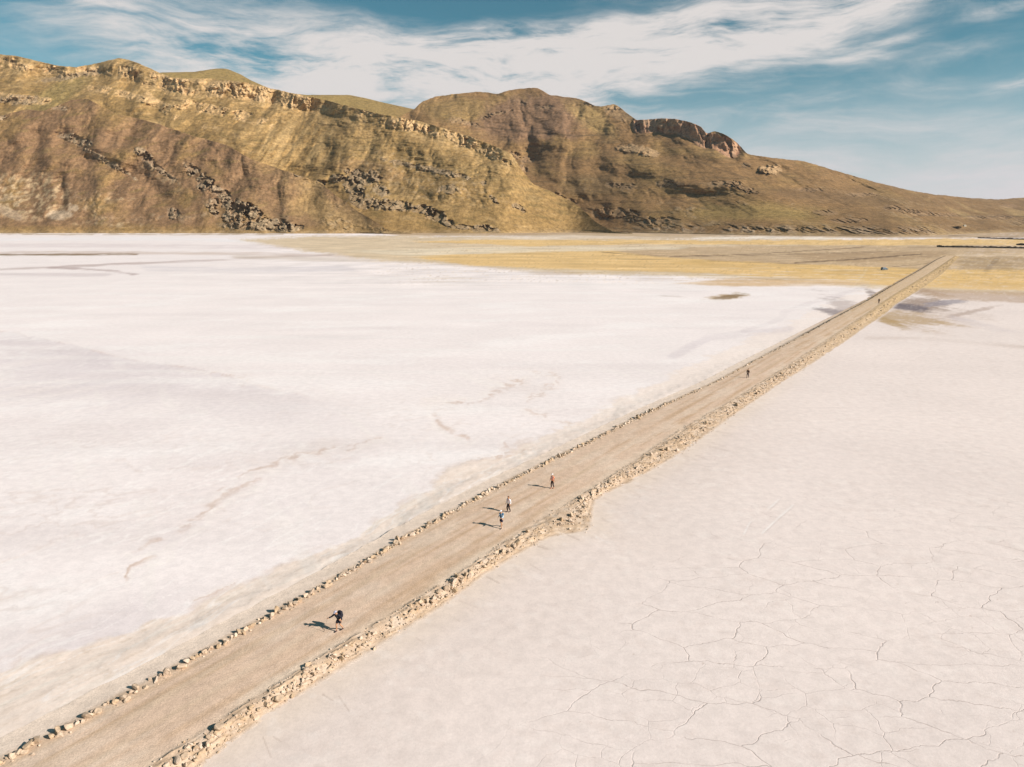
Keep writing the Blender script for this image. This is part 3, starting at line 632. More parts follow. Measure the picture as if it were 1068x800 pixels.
def B_feat(PX, PY, u, h):
    d, M, bl, crk = feat_blobs(PX, PY, u, h, B_blobs, 15, 13, 500, -.2)
    wob = fbm(u/45, h/45, 4, 511)
    dr, sr = pdist(PX, PY+wob*3.5, rimline); rw_ = np.interp(PX, [0,60,140,165,300,340,540],[.62,.55,.72,1.1,1.1,.78,.70]); rim = sstep(10.5*rw_, 4*rw_, dr+5.5*fbm(u/24,h/26,5,516,.65))*sstep(-.22, .16, wob+.6*fbm(u/90,h/300,3,515)+.04+.25*(rw_-.7))
    f1, f2, idc = worley((u+wob*34)/17, (h+wob*30+u*.25)/30, 520); g1, g2, idf = worley((u+wob*12)/6.5, h/11, 523)
    flut = idc*.65+idf*.35
    d -= rim*(26*(flut-.5))*sstep(.0, .14, f2-f1+.05)
    # second, broken bed lower on the face
    d2, _ = pdist(PX, PY+wob*3, [(185,108),(230,116),(262,124),(280,130)]); bed2 = sstep(6, 4, d2)*sstep(-.15, .15, wob+.1)
    d3, _ = pdist(PX, PY+wob*3, [(95,92),(120,96),(150,104),(176,112)]); bed3 = sstep(4.5, 3, d3)*sstep(-.25, .15, wob+.15)
    d4, _ = pdist(PX, PY+wob*2, [(0,100),(25,104),(50,106)]); bed4 = sstep(5, 3, d4)*sstep(-.2,.2,wob+.1)
    d5, _ = pdist(PX, PY+wob*3, [(150,95),(165,110),(180,122),(240,140),(255,150)]); bed5 = sstep(4,2,d5)*sstep(0,.2,wob)
    bd = np.maximum.reduce([bed2, bed3, bed4, bed5*.8]); d -= bd*(24*(flut-.45))
    gl, sg = pdist(PX, PY, [(98,70),(80,90),(60,105),(30,118),(0,122)]); d += 60*sstep(30, 0, gl)
    gl, sg = pdist(PX, PY, [(320,120),(315,150),(300,175),(330,200)]); d += 30*sstep(40, 0, gl)
    gl, sg = pdist(PX, PY, [(560,165),(560,190),(590,205)]); d += 20*sstep(16, 0, gl)
    # strip-like dip slopes in the middle
    rake = fbm((PX+PY*.55)/7, (PY-PX*.2)/60, 3, 530); d += rake*6*ell(PX, PY, 310, 150, 60, 28, 0)
    return d, (M, bl, crk, rim, bd, flut, wob, rake)
def B_col(PX, PY, u, h, gul, st_, info):
    M, bl, crk, rim, bd, flut, wob, rake = info
    c = np.zeros(PX.shape+(3,)); c[:] = OLV
    n1 = fbm(u/130, h/90, 5, 601); n2 = fbm((u+h*.6)/70, (h+u*.12)/13, 5, 602); n3 = fbm(u/15, h/12, 4, 603)
    c = lerp(c, (.365,.25,.118), sstep(-.2, .35, n1)*.75); c = lerp(c, OLVD, sstep(.05, .45, -n2-.2*n1)*.7)
    c = lerp(c, (.42,.30,.16), sstep(.1,.45,n2)*.55)
    c = lerp(c, (.42,.30,.155), ell(PX, PY, 310, 150, 62, 30, 0, 1.2, .5)*sstep(-.1, .4, rake+.1)*.7)
    c = lerp(c, (.23,.185,.08), ell(PX+n3*4, PY, 60, 98, 46, 12, 32, 1.3, .5)*.7)
    c = lerp(c, (.25,.165,.10), ell(PX, PY, 385, 178, 40, 10, -10)*.4)
    dk, _ = pdist(PX, PY+n1*4, [(350,158),(400,150),(470,170),(520,190),(560,205)]); c = lerp(c, OLVD, sstep(14, 2, dk)*sstep(-.3,.3,n2)*.5)
    near = sstep(28, 0, pdist(PX, PY, rimline)[0]); c = lerp(c, (.50,.36,.20), near*sstep(-.15, .3, n3+.3*n1)*.55)
    c = lerp(c, (.47,.36,.24), sstep(.0,.4,n3)*ell(PX, PY, 440, 185, 90, 26, -15, 1.2, .5)*.4)
    c = lerp(c, OLV, sstep(236, 242, PY)*.6)
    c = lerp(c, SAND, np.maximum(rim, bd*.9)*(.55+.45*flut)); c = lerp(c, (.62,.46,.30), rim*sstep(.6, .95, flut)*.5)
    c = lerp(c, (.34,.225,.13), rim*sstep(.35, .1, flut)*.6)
    c = lerp(c, (.25,.20,.155), M*.6); c = lerp(c, (.40,.31,.22), M*sstep(.48, .40, bl)*.55)
    c = lerp(c, (.46,.36,.25), ell(PX+n3*4, PY, 390, 196, 22, 12, -10)*sstep(-.1, .4, n3)*.5)
    c = c*(1+.55*st_*sstep(-.3,.2,n1)*(1-np.maximum(rim, M)))[..., None]
    return c*(1+.10*n3)[..., None]
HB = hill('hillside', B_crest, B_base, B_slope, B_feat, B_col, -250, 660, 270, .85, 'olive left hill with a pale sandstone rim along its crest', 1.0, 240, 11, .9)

# layer 3: grassy shoulder behind the rim
C_crest = [(60,90),(140,80),(169,75.5),(202,75),(225,71.5),(236,71.5),(250,77),(262,84),(290,96),(320,99),(364,99),(380,102),(394,105.6),(432,114),(469,122),(485,131),(502,141),(533,158),(560,185)]
def plain_feat(PX, PY, u, h): return 0*PX, None
def C_col(PX, PY, u, h, gul, st_, info):
    c = np.zeros(PX.shape+(3,)); c[:] = (.27,.20,.085); n1 = fbm(u/60, h/30, 5, 701)
    c = lerp(c, (.25,.16,.085), sstep(380, 480, PX)*.8); return lerp(c, OLVD, sstep(0,.4,n1)*.5)
C_base = [(60,120),(300,135),(533,180),(560,200)]
HC = hill('hillside', C_crest, C_base, lambda X, Y: .55+0*X, plain_feat, C_col, 60, 560, 60, 1.2, 'smooth grassy shoulder behind the sandstone rim', .25, 300, 23, .25, r_start=[(60,3000),(300,3000),(560,2900)])

# layer 4: the far mountain and its long right flank
A_crest = [(380,140),(432,114),(440,106),(455,100.5),(475,98),(499,95.4),(519,98),(530,94.5),(540,92.5),(560,91.5),(567,95),(573,99),(590,101),(604,103),(614,107),(621,110.6),(628,111),(641,108.5),(648,113),(658,121),(664,125.5),(668,125),(690,123.5),(705,124),(722,128),(732,132.5),(736,138.5),(739,139.5),(744,136.5),(752,138.5),(759,142),(764,145),(772,152),(779,160.5),(790,162.5),(809,165),(838,168),(875,179),(913,190),(951,199),(976,203),(1013,206.6),(1041,208),(1068,206),(1120,204),(1320,196)]
A_base = [(380,240.8),(560,241.2),(620,241.8),(640,242.2),(700,243.6),(740,244.4),(800,245.4),(936,246.8),(972,245.6),(1010,243.6),(1068,242),(1320,241)]
butte = [(668,131),(690,130),(706,131),(722,137),(735,147),(748,148),(764,156)]
def A_slope(X, Y):
    m = np.interp(X, [400, 600, 780, 860, 920, 1000, 1068, 1320], [.60, .56, .40, .30, .21, .14, .11, .12])
    m = m*np.interp(Y, [90, 150, 200, 245], [1.25, 1.0, .72, .50])+.01
    d, s = pdist(X, Y, butte); return m+1.1*sstep(9, 5, d)*sstep(400, 500, X)
A_blobs = [(662,155,17,4.5,-2,116),(680,160,10,4,-10,114),(806,177,9,5,0,130),(797,176,5,3,0,120),(778,172,5,3,-10,14),(765,192,9,4,-10,36),(780,198,12,3,-10,22),(748,191,8,3,0,18),
           (655,195,10,3,0,14),(640,193,10,3,0,20),(700,192,16,4,-5,16),(650,222,16,6,0,26),(632,220,8,4,0,20),(670,229,16,4,0,18),(690,230,18,3,0,14),(535,162,9,4,-20,30),(551,166,7,4,10,26),(546,175,7,3,-20,22),(543,187,11,3,-28,30),
           (583,205,8,4,-30,28),(595,210,6,3,-20,22),(622,222,5,5,0,18),(634,226,8,3,-10,22),(568,112,10,2,0,14),(520,118,14,1.6,12,18),(508,122,10,1.6,12,16),(545,107,8,2,-12,18),(615,108,8,2,-8,16),(640,113,8,3,0,16),
           (930,217,10,2.4,0,20),(945,220,16,2.6,-4,22),(965,223,14,2.4,0,20),(985,224,14,2,0,18),(1040,227,16,2.8,0,26),(1065,232,18,3.6,0,24),(1018,227,10,2,0,16),(1052,215,10,2,0,10),(860,222,16,3,0,14),(885,230,16,3,0,14),(845,198,16,2,0,8),(900,203,16,2,0,8),
           (475,125,9,3,-5,10),(490,129,10,2.4,-15,12)]
def A_feat(PX, PY, u, h):
    d, M, bl, crk = feat_blobs(PX, PY, u, h, A_blobs, 15, 12, 800, 0.0)
    wob = fbm(u/60, h/60, 4, 811)
    db, sb = pdist(PX, PY+wob*2, butte); cl = sstep(9.5, 7.0, db+3*fbm(u/50,h/50,4,812)); tilt = sstep(15, 4, db)*np.clip(PX-690, 0, 80)*1.1
    f1, f2, idc = worley((u+wob*8)/20, (h+wob*6)/90, 820); g1, g2, idf = worley(u/11, h/40, 823); flut = idc*.6+idf*.4
    d += tilt; d -= cl*(50*(flut-.5))*sstep(0, .16, f2-f1+.05)
    # boulder field along the foot of the slope
    b2, c2 = blocks(u, h, 10, 6, 830)
    foot = sstep(13, 5, (interp(PX, A_base)-PY))*sstep(640, 700, PX)*sstep(1010, 960, PX)*sstep(-.45, .0, wob)
    d -= foot*(b2-.5)*34*sstep(.0, .15, c2+.03)
    sct = sstep(.05, .35, fbm(u/100, h/30, 4, 833))*sstep(170, 215, PY)*sstep(560, 620, PX); d -= sct*b2*6
    for pts, w, A in [([(560,120),(600,150),(640,180),(650,215)], 50, -22), ([(610,125),(660,140),(720,170),(780,200)], 40, -16), ([(530,150),(560,185),(600,215),(620,238)], 26, 18),
                      ([(570,100),(585,120),(590,145)], 22, -14), ([(700,165),(740,205),(760,235)], 40, 14), ([(850,180),(800,205),(790,232)], 40, -12), ([(560,200),(600,192),(640,205),(660,212)], 26, -14)]:
        g, _ = pdist(PX, PY, pts); d += A*sstep(w, 0, g)*sstep(240, 225, PY)
    d += 14*sstep(2.2, .3, pdist(PX, PY, [(500,133),(560,140),(620,140),(650,141)])[0])*sstep(.2,-.3,wob)*.4
    return d, (M, bl, crk, cl, flut, wob, foot, b2, sct)
def A_col(PX, PY, u, h, gul, st_, info):
    M, bl, crk, cl, flut, wob, foot, b2, sct = info
    c = np.zeros(PX.shape+(3,)); c[:] = (.262,.165,.082)
    n1 = fbm(u/170, h/70, 5, 901); n2 = fbm(u/140, (h+u*.08)/9, 5, 902); n3 = fbm(u/22, h/10, 4, 903)
    c = lerp(c, (.30,.205,.090), sstep(-.05, .4, n1)*.7); c = lerp(c, (.165,.115,.062), sstep(.05, .45, -n2)*.7)
    c = lerp(c, (.235,.15,.098), ell(PX+wob*20, PY+wob*8, 555, 124, 62, 26, 4, 1.2, .7)*.9)
    c = lerp(c, (.275,.195,.09), ell(PX+wob*12, PY, 475, 115, 42, 14, 0, 1.2, .5)*.7)
    c = lerp(c, (.35,.25,.115), ell(PX+wob*12, PY+wob*5, 618, 124, 34, 13, -35, 1.2, .5)*.75)
    c = lerp(c, (.38,.265,.16), ell(PX, PY, 645, 117, 18, 8, -25)*.6)
    c = lerp(c, (.16,.115,.06), ell(PX+wob*12, PY, 620, 194, 42, 14, 0, 1.2, .5)*.6)
    c = lerp(c, (.18,.12,.07), ell(PX+wob*20, PY+wob*4, 880, 205, 110, 8, -4, 1.2, .4)*.6)
    c = lerp(c, (.33,.25,.10), ell(PX+wob*20, PY+wob*6, 780, 222, 90, 12, 0, 1.2, .4)*.6)
    c = lerp(c, (.175,.118,.065), sstep(760, 1000, PX+wob*60)*(.35+.35*sstep(-.2,.3,n2))); c = lerp(c, (.36,.265,.14), sstep(900,1040,PX+wob*60)*sstep(0,.4,n1)*.6)
    for pts, w, a in [([(500,132),(545,137),(600,142),(640,140)], .8, .6), ([(722,165),(745,175),(780,186)], .9, .4), ([(700,205),(725,215),(745,220)], .9, .45), ([(768,215),(785,225)], .9, .4),
                      ([(960,224.5),(1010,225.5),(1320,227)], .6, .6), ([(520,170),(560,205),(600,215),(640,232)], 1.1, .5), ([(640,173),(690,170),(720,178)], .8, .3), ([(785,182),(800,195),(815,200)], .9, .3)]:
        g, _ = pdist(PX, PY+n3*.8, pts); c = lerp(c, (.085,.062,.04), sstep(w*1.5, w*.3, g)*a)
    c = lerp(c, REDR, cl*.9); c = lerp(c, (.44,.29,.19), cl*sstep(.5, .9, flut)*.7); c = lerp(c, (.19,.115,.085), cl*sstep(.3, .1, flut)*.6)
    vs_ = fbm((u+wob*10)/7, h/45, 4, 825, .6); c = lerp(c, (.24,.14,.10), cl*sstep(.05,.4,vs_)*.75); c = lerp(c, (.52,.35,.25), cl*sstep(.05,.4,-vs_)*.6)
    c = lerp(c, (.47,.34,.23), cl*ell(PX, PY, 690, 128, 22, 5, 0)*.45)
    c = lerp(c, (.27,.19,.13), M*.5); c = lerp(c, (.44,.31,.19), M*sstep(.5, .9, bl)*.6)
    sn = np.maximum(ell(PX, PY, 666, 156, 26, 8), ell(PX, PY, 806, 177, 16, 7)); c = lerp(c, (.50,.35,.21), M*sn*.7)
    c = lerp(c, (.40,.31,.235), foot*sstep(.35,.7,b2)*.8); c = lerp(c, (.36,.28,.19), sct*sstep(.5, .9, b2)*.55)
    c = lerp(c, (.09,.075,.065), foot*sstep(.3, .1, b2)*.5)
    c = c*(1+.28*st_*(1-np.maximum(cl, M)))[..., None]
    return c*(1+.09*n3)[..., None]
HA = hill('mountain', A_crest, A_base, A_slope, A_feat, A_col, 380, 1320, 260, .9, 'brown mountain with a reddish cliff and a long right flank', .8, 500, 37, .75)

# ------------------------------------------------------------------ thin air over the plain
hm = bpy.data.materials.new('haze'); hm.use_nodes = True; ht_ = N(hm.node_tree)
for n in list(ht_.n): ht_.n.remove(n)
ho = ht_.new('ShaderNodeOutputMaterial'); pv = ht_.new('ShaderNodeVolumePrincipled'); pv.inputs['Density'].default_value = HAZE
pv.inputs['Color'].default_value = (.86, .88, .96, 1); pv.inputs['Anisotropy'].default_value = .2; ht_.l.new(pv.outputs[0], ho.inputs['Volume'])
bm = bmesh.new(); bmesh.ops.create_cube(bm, size=1)
for v in bm.verts: v.co = Vector((v.co.x*29000, v.co.y*29000, 430+v.co.z*880))
hz = bpy.data.objects.new('haze', bpy.data.meshes.new('haze')); bm.to_mesh(hz.data); bm.free(); hz.data.materials.append(hm); COL.objects.link(hz)
tag(hz, None, None, None, 'stuff')

# ------------------------------------------------------------------ stones
def rock_bm(seed, sub=2, flat=.92):
    r = np.random.default_rng(seed); bm = bmesh.new(); bmesh.ops.create_icosphere(bm, subdivisions=sub, radius=.5)
    pl = [(Vector(r.normal(size=3)).normalized(), r.uniform(.14, .36)) for _ in range(8)]
    for v in bm.verts:
        for n, d in pl:
            q = v.co.dot(n)
            if q > d: v.co -= n*(q-d)
        v.co.x *= 1+.0; v.co.z *= flat
        v.co += Vector(r.normal(size=3))*.012
    mz = min(v.co.z for v in bm.verts)
    for v in bm.verts: v.co.z -= mz*.86
    return bm
def mesh_of(name, bm, mat, smooth=False):
    me = bpy.data.meshes.new(name); bm.to_mesh(me); bm.free()
    if mat: me.materials.append(mat)
    if smooth:
        for p in me.polygons: p.use_smooth = True
    return me
protos = [mesh_of('rock', rock_bm(100+k, 2), M_ROCK) for k in range(14)]
low = []
for k in range(10):
    bm = rock_bm(200+k, 1); bm.verts.ensure_lookup_table()
    low.append((np.array([v.co[:] for v in bm.verts]), np.array([[v.index for v in f.verts] for f in bm.faces]))); bm.free()

def road_z(s, o):
    i = int(np.clip(round((s-S_BEG)/DS), 0, nS-1)); return float(np.interp(o, OF[i], ZZ[i]))
stones = []   # (s, o, size, side)
r3 = np.random.default_rng(11)
s = -22.0
while s < S_END-10:                                   # left row: one stone after another, sometimes two abreast
    near_ = s < 95
    size = (.27+.40*r3.random()**1.7) if near_ else r3.uniform(.22, .55)
    dens_ = .5+.5*float(fbm(np.array([s/9.]), np.array([1.]), 3, 99)[0])
    if (near_ and r3.random() < .93 and dens_ > .36) or r3.random() < .30+dens_*.6:
        stones.append((s, off(s, cL)-.05+r3.normal()*.16, size*1.12, 'left'))
        if r3.random() < .75: stones.append((s+r3.uniform(-.2, .2), off(s, cL)+r3.uniform(-.45, .40), size*r3.uniform(.45, .95), 'left'))
        if r3.random() < .7: stones.append((s+r3.uniform(-.2, .2), off(s, cL)+r3.uniform(-.3, .65), size*r3.uniform(.2, .5), 'left'))
    s += size*(r3.uniform(.7, 1.15) if near_ else r3.uniform(.9, 1.8))
s = -22.0
while s < S_END-60:                                   # right bank: a band of mixed rubble, thinning with distance
    a, b = off(s, cR), off(s, cT); w = b-a
    clump = .5+1.1*float(fbm(np.array([s/5.]), np.array([7.]), 3, 98)[0])
    nbig = (.75 if s < 60 else .30)*np.clip(clump+.3, .15, 1.4)
    if r3.random() < nbig: stones.append((s+r3.uniform(-.2, .2), a+w*np.clip(r3.normal(.58, .16), .2, 1), .26+.55*r3.random()**2, 'right'))
    if r3.random() < nbig: stones.append((s+r3.uniform(-.2, .2), a+w*r3.normal(.62, .2), r3.uniform(.2, .42), 'right'))
    for q in range(9 if s < 140 else 2):
        stones.append((s+r3.uniform(-.3, .3), a+w*np.clip(r3.normal(.60, .26), -.05, 1.25), .05+.20*r3.random()**1.7, 'right'))
    if r3.random() < .8*np.clip(clump+.2, 0, 1): stones.append((s, a+r3.normal()*.10, r3.uniform(.06, .20), 'right'))
    if r3.random() < .05 and s < 120: stones.append((s, b+r3.uniform(.2, 3.0), r3.uniform(.07, .20), 'right'))
    s += .30 if s < 140 else .6
ap = []
for q in stones:
    x, y = rw(q[0], q[1]); px_, py_ = project(np.array(x), np.array(y)); dd = math.sqrt(x*x+y*y+900)
    vis = (-8 < px_ < 1076) and (y > 5) and py_ < 806
    ap.append((q[2]/dd if vis else -1, q, x, y))
ap.sort(key=lambda t: -t[0])
V, F, Cc, nv = [], [], [], 0
vseen = 0
for i, (a, q, x, y) in enumerate(ap):
    z = road_z(q[0], q[1]); size = q[2]
    sc3 = np.array([size*r3.uniform(.85, 1.3), size*r3.uniform(.8, 1.1), size*r3.uniform(.75, 1.15)])
    rz = r3.uniform(0, 6.28)
    if i < 300:
        o = bpy.data.objects.new('rock', protos[r3.integers(len(protos))]); COL.objects.link(o)
        o.location = (x, y, z-.02); o.rotation_euler = (r3.normal()*.12, r3.normal()*.12, rz); o.scale = sc3
        if q[3] == 'left': tag(o, 'tan stone in the single row lining the left edge of the dirt road', 'rock', 'stones lining the left edge of the road')
        else: tag(o, 'tan stone in the rubble bank along the right edge of the dirt road', 'rock', 'stones in the rubble bank on the right of the road')
    else:
        lv, lf = low[r3.integers(len(low))]; c, s_ = math.cos(rz), math.sin(rz); p = lv*sc3
        p = np.stack([p[:, 0]*c-p[:, 1]*s_+x, p[:, 0]*s_+p[:, 1]*c+y, p[:, 2]+z-.015], 1)
        V.append(p); F.append(lf+nv); nv += len(p); k = r3.random()
        base = np.array((.47,.34,.215))*(1-k)+np.array((.64,.53,.42))*k
        if q[0] > 150: base = base*(.78 if q[3] == 'right' else .5)
        Cc.append(np.repeat(base[None], len(p), 0))
V = np.concatenate(V); F = np.concatenate(F); Cc = np.concatenate(Cc)
me = bpy.data.meshes.new('rubble'); me.from_pydata(V.tolist(), [], F.tolist()); me.materials.append(M_RUB)
a = me.attributes.new('Col', 'FLOAT_COLOR', 'POINT'); c4 = np.ones((len(V), 4), np.float32); c4[:, :3] = Cc; a.data.foreach_set('color', c4.reshape(-1))
ro = bpy.data.objects.new('rubble', me); COL.objects.link(ro)
tag(ro, 'small tan stones and rubble scattered along both banks of the road', 'rubble', None, 'stuff')
print('STONES', len(stones), 'verts', len(V))

# ------------------------------------------------------------------ walkers
def skin_mesh(name, nodes, edges, mat, parent=None, sub=2, root=0):
    """nodes: list of (x, y, z, r) or (x, y, z, rx, ry)"""
    me = bpy.data.meshes.new(name+'_tmp'); me.from_pydata([n[:3] for n in nodes], edges, [])
    o = bpy.data.objects.new(name+'_tmp', me); COL.objects.link(o)
    sk = o.modifiers.new('skin', 'SKIN'); sk.use_smooth_shade = True; sk.branch_smoothing = .3
    for i, n in enumerate(nodes):
        v = me.skin_vertices[0].data[i]; fk = 1.14 if name in ('shirt', 'trousers', 'shorts', 'sleeve', 'shoe') else 1.06 if name == 'body' else 1.0; v.radius = (n[3]*fk, (n[4] if len(n) > 4 else n[3])*fk); v.use_root = (i == root)
    sb = o.modifiers.new('sub', 'SUBSURF'); sb.levels = sub; sb.render_levels = sub
    dg = bpy.context.evaluated_depsgraph_get(); dg.update()
    nm = bpy.data.meshes.new_from_object(o.evaluated_get(dg)); nm.name = name
    for p in nm.polygons: p.use_smooth = True
    nm.materials.clear(); nm.materials.append(mat)
    bpy.data.objects.remove(o)
    r = bpy.data.objects.new(name, nm); COL.objects.link(r); r.parent = parent
    return r
def ellipsoid(bm, c, r, seg=16, rings=10, cut=None):
    g = bmesh.ops.create_uvsphere(bm, u_segments=seg, v_segments=rings, radius=1.0)
    for v in g['verts']: v.co = Vector((v.co.x*r[0]+c[0], v.co.y*r[1]+c[1], v.co.z*r[2]+c[2]))
    return g['verts']
def link_bm(name, bm, mat, parent, smooth=True):
    o = bpy.data.objects.new(name, mesh_of(name, bm, mat, smooth)); COL.objects.link(o); o.parent = parent; return o
SKIN = simple_mat('skin', (.50,.28,.16), .55, .08)
def cloth(name, c): return simple_mat(name, c, .85, .2, 12, 0, .2)

def walker(loc, yaw, lean, stride, label, shirt, pants, cap, pants_long, sleeves, shoes, hair, arms, scale=1.0, hairlong=False, skirtish=False, pose_up=0.0):
    """faces local -Y; stride>0: left leg ahead"""
    root = bpy.data.objects.new('person', None); COL.objects.link(root); root.location = loc; root.rotation_euler = (0, 0, yaw); root.scale = (scale,)*3
    tag(root, label, 'person', 'people walking on the dirt road')
    L = lean; hipz = .93
    def sp(z, x=0, fwd=0):     # points of the leaning trunk
        k = (z-hipz); return (x, -k*math.sin(L)-fwd, hipz+k*math.cos(L))
    nodes, edges = [], []
    def add(p, r, par=None):
        nodes.append(tuple(p)+((r,) if not isinstance(r, tuple) else r)); i = len(nodes)-1
        if par is not None: edges.append((par, i))
        return i
    pel = add((0, 0, hipz), (.135, .10)); w_ = add(sp(1.08), (.115, .09), pel); ch = add(sp(1.28), (.15, .105), w_); sh = add(sp(1.42), (.10, .08), ch)
    nk = add(sp(1.50, 0, .01), .052, sh); hb = add(sp(1.575, 0, .025), (.070, .080), nk); ht = add(sp(1.66, 0, .03), (.076, .092), hb); add(sp(1.74, 0, .02), (.05, .062), ht)
    joints = {}
    for sd, st_sign in ((-1, 1), (1, -1)):
        f = stride*st_sign
        hip = (sd*.095, 0, .88); fx = sd*.12; foot_y = -f*.36; lift = .0 if f > 0 else .10*abs(stride)
        kn = (sd*.105, (hip[1]+foot_y)/2-.09-(.05 if f < 0 else 0), .50+lift*.4); an = (fx, foot_y+.02, .10+lift)
        a = add(hip, .095, pel); b = add(((hip[0]+kn[0])/2, (hip[1]+kn[1])/2, (hip[2]+kn[2])/2), .078, a); k_ = add(kn, .056, b)
        cf = add((kn[0]*.6+an[0]*.4, kn[1]*.6+an[1]*.4+.025, kn[2]*.6+an[2]*.4), .058, k_); n_ = add(an, .038, cf)
        hl = add((fx, an[1]+.02, an[2]-.05), .036, n_); ba = add((fx*1.05, an[1]-.13, an[2]-.06), (.036, .028), hl); add((fx*1.08, an[1]-.20, an[2]-.065), (.028, .02), ba)
        joints['leg', sd] = (hip, kn, an, fx)
    for sd in (-1, 1):
        S = Vector(sp(1.40, sd*.17)); e_off, h_off = arms[sd]
        E = S+Vector(e_off); Hh = E+Vector(h_off)
        s1 = add(S, .056, sh); m1 = add((S+E)/2, .046, s1); e1 = add(E, .038, m1); f1 = add(E*.6+Hh*.4, .037, e1); w1 = add(Hh, .025, f1)
        dirn = (Hh-E).normalized(); side = Vector((0, -1, 0)); side = (side-dirn*side.dot(dirn)).normalized() if abs(dirn.dot(side)) < .95 else Vector((0, 0, 1)); nrm = dirn.cross(side)
        palm = Hh+dirn*.055; add(palm, (.018, .030), w1)
        joints['arm', sd] = (S, E, Hh, palm, dirn, side, nrm)
    body = skin_mesh('body', nodes, edges, SKIN, root)
    # fingers, grown as their own chains from inside the palm and joined into the body
    bmb = bmesh.new(); bmb.from_mesh(body.data)
    for sd in (-1, 1):
        S, E, Hh, palm, dirn, side, nrm = joints['arm', sd]
        for k in range(5):
            if k < 4:
                st_ = palm+side*(.027-.018*k)+dirn*.005; ln = (.062, .070, .065, .052)[k]
                pts = [st_, st_+dirn*ln*.45+nrm*.004, st_+dirn*ln*.75+nrm*.020, st_+dirn*ln*.80+nrm*.036]
            else:
                st_ = palm-dirn*.02+side*.028; pts = [st_, st_+side*.026+dirn*.012, st_+side*.034+dirn*.038+nrm*.01]
            fo = skin_mesh('finger', [tuple(p)+(.0085,) for p in pts], [(i, i+1) for i in range(len(pts)-1)], SKIN, None, 1)
            bmb.from_mesh(fo.data); bpy.data.objects.remove(fo)
    # face: nose, brow line, ears
    fc = Vector(sp(1.64, 0, .03)); R = Matrix.Rotation(L*.5, 3, 'X')
    def fpt(x, y, z): return fc+R@Vector((x, y, z))
    ellipsoid(bmb, fpt(0, -.098, -.005), (.012, .018, .024), 8, 6)
    for e in (-1, 1): ellipsoid(bmb, fpt(e*.078, 0, .0), (.010, .020, .030), 8, 6)
    ellipsoid(bmb, fpt(0, -.088, -.045), (.024, .010, .008), 8, 6)
    bmb.to_mesh(body.data); bmb.free()
    for p in body.data.polygons: p.use_smooth = True
    be = bmesh.new()
    for e in (-1, 1): ellipsoid(be, fpt(e*.030, -.086, .018), (.013, .009, .008), 8, 6)
    link_bm('eyes', be, M_DARK, root)
    # shirt: trunk and sleeves
    n2, e2 = [], []
    def a2(p, r, par=None):
        n2.append(tuple(p)+((r,) if not isinstance(r, tuple) else r)); i = len(n2)-1
        if par is not None: e2.append((par, i))
        return i
    p0 = a2(sp(.90), (.165, .125)); p1 = a2(sp(1.08), (.145, .115), p0); p2 = a2(sp(1.28), (.18, .13), p1); p3 = a2(sp(1.42), (.12, .10), p2); a2(sp(1.475), (.066, .062), p3)
    for sd in (-1, 1):
        S, E, Hh, *_ = joints['arm', sd]; q = a2(S, .072, p3); q = a2((S+E)/2, .062, q)
        if sleeves == 'long': q = a2(E, .052, q); a2(E*.12+Hh*.88, .040, q)
    skin_mesh('shirt', n2, e2, shirt, root)
    n2, e2 = [], []
    p0 = a2((0, 0, .99), (.145, .115)); p1 = a2((0, 0, .90), (.15, .12), p0)
    for sd in (-1, 1):
        hip, kn, an, fx = joints['leg', sd]; hv, kv, av = Vector(hip), Vector(kn), Vector(an)
        q = a2(hv, .112, p1); q = a2((hv+kv)/2, .098 if not pants_long else .088, q)
        if pants_long: q = a2(kv, .068, q); q = a2(kv*.5+av*.5+Vector((0, .02, 0)), .064, q); a2(av, .048, q)
        else: a2(hv*.28+kv*.72, .098, q)
    skin_mesh('trousers' if pants_long else 'shorts', n2, e2, pants, root)
    for sd in (-1, 1):
        hip, kn, an, fx = joints['leg', sd]
        skin_mesh('shoe', [(fx, an[1]+.045, an[2]-.045, .045, .042), (fx, an[1]-.02, an[2]-.04, .05, .05), (fx*1.05, an[1]-.13, an[2]-.058, .047, .036), (fx*1.08, an[1]-.215, an[2]-.065, .036, .026)], [(0, 1), (1, 2), (2, 3)], shoes, root, 1)
    # hair
    bh = bmesh.new(); vs = ellipsoid(bh, fpt(0, .012, .035), (.088, .100, .088))
    if hairlong: ellipsoid(bh, fpt(0, .075, -.06), (.075, .050, .14)); ellipsoid(bh, fpt(0, .07, -.19), (.045, .035, .09))
    link_bm('hair', bh, hair, root)
    if cap:
        bc = bmesh.new(); vs = ellipsoid(bc, fpt(0, .005, .058), (.100, .112, .085))
        bmesh.ops.delete(bc, geom=[v for v in bc.verts if v.co.z < fpt(0, 0, .035).z], context='VERTS')
        pk = bmesh.ops.create_uvsphere(bc, u_segments=14, v_segments=6, radius=1.0)['verts']
        for v in pk: v.co = fpt(v.co.x*.078, -.10+v.co.y*.085, .050+v.co.z*.010-.12*abs(v.co.y)*0)
        link_bm('cap', bc, cap, root)
    joints['sp'] = sp; joints['root'] = root
    return root, joints
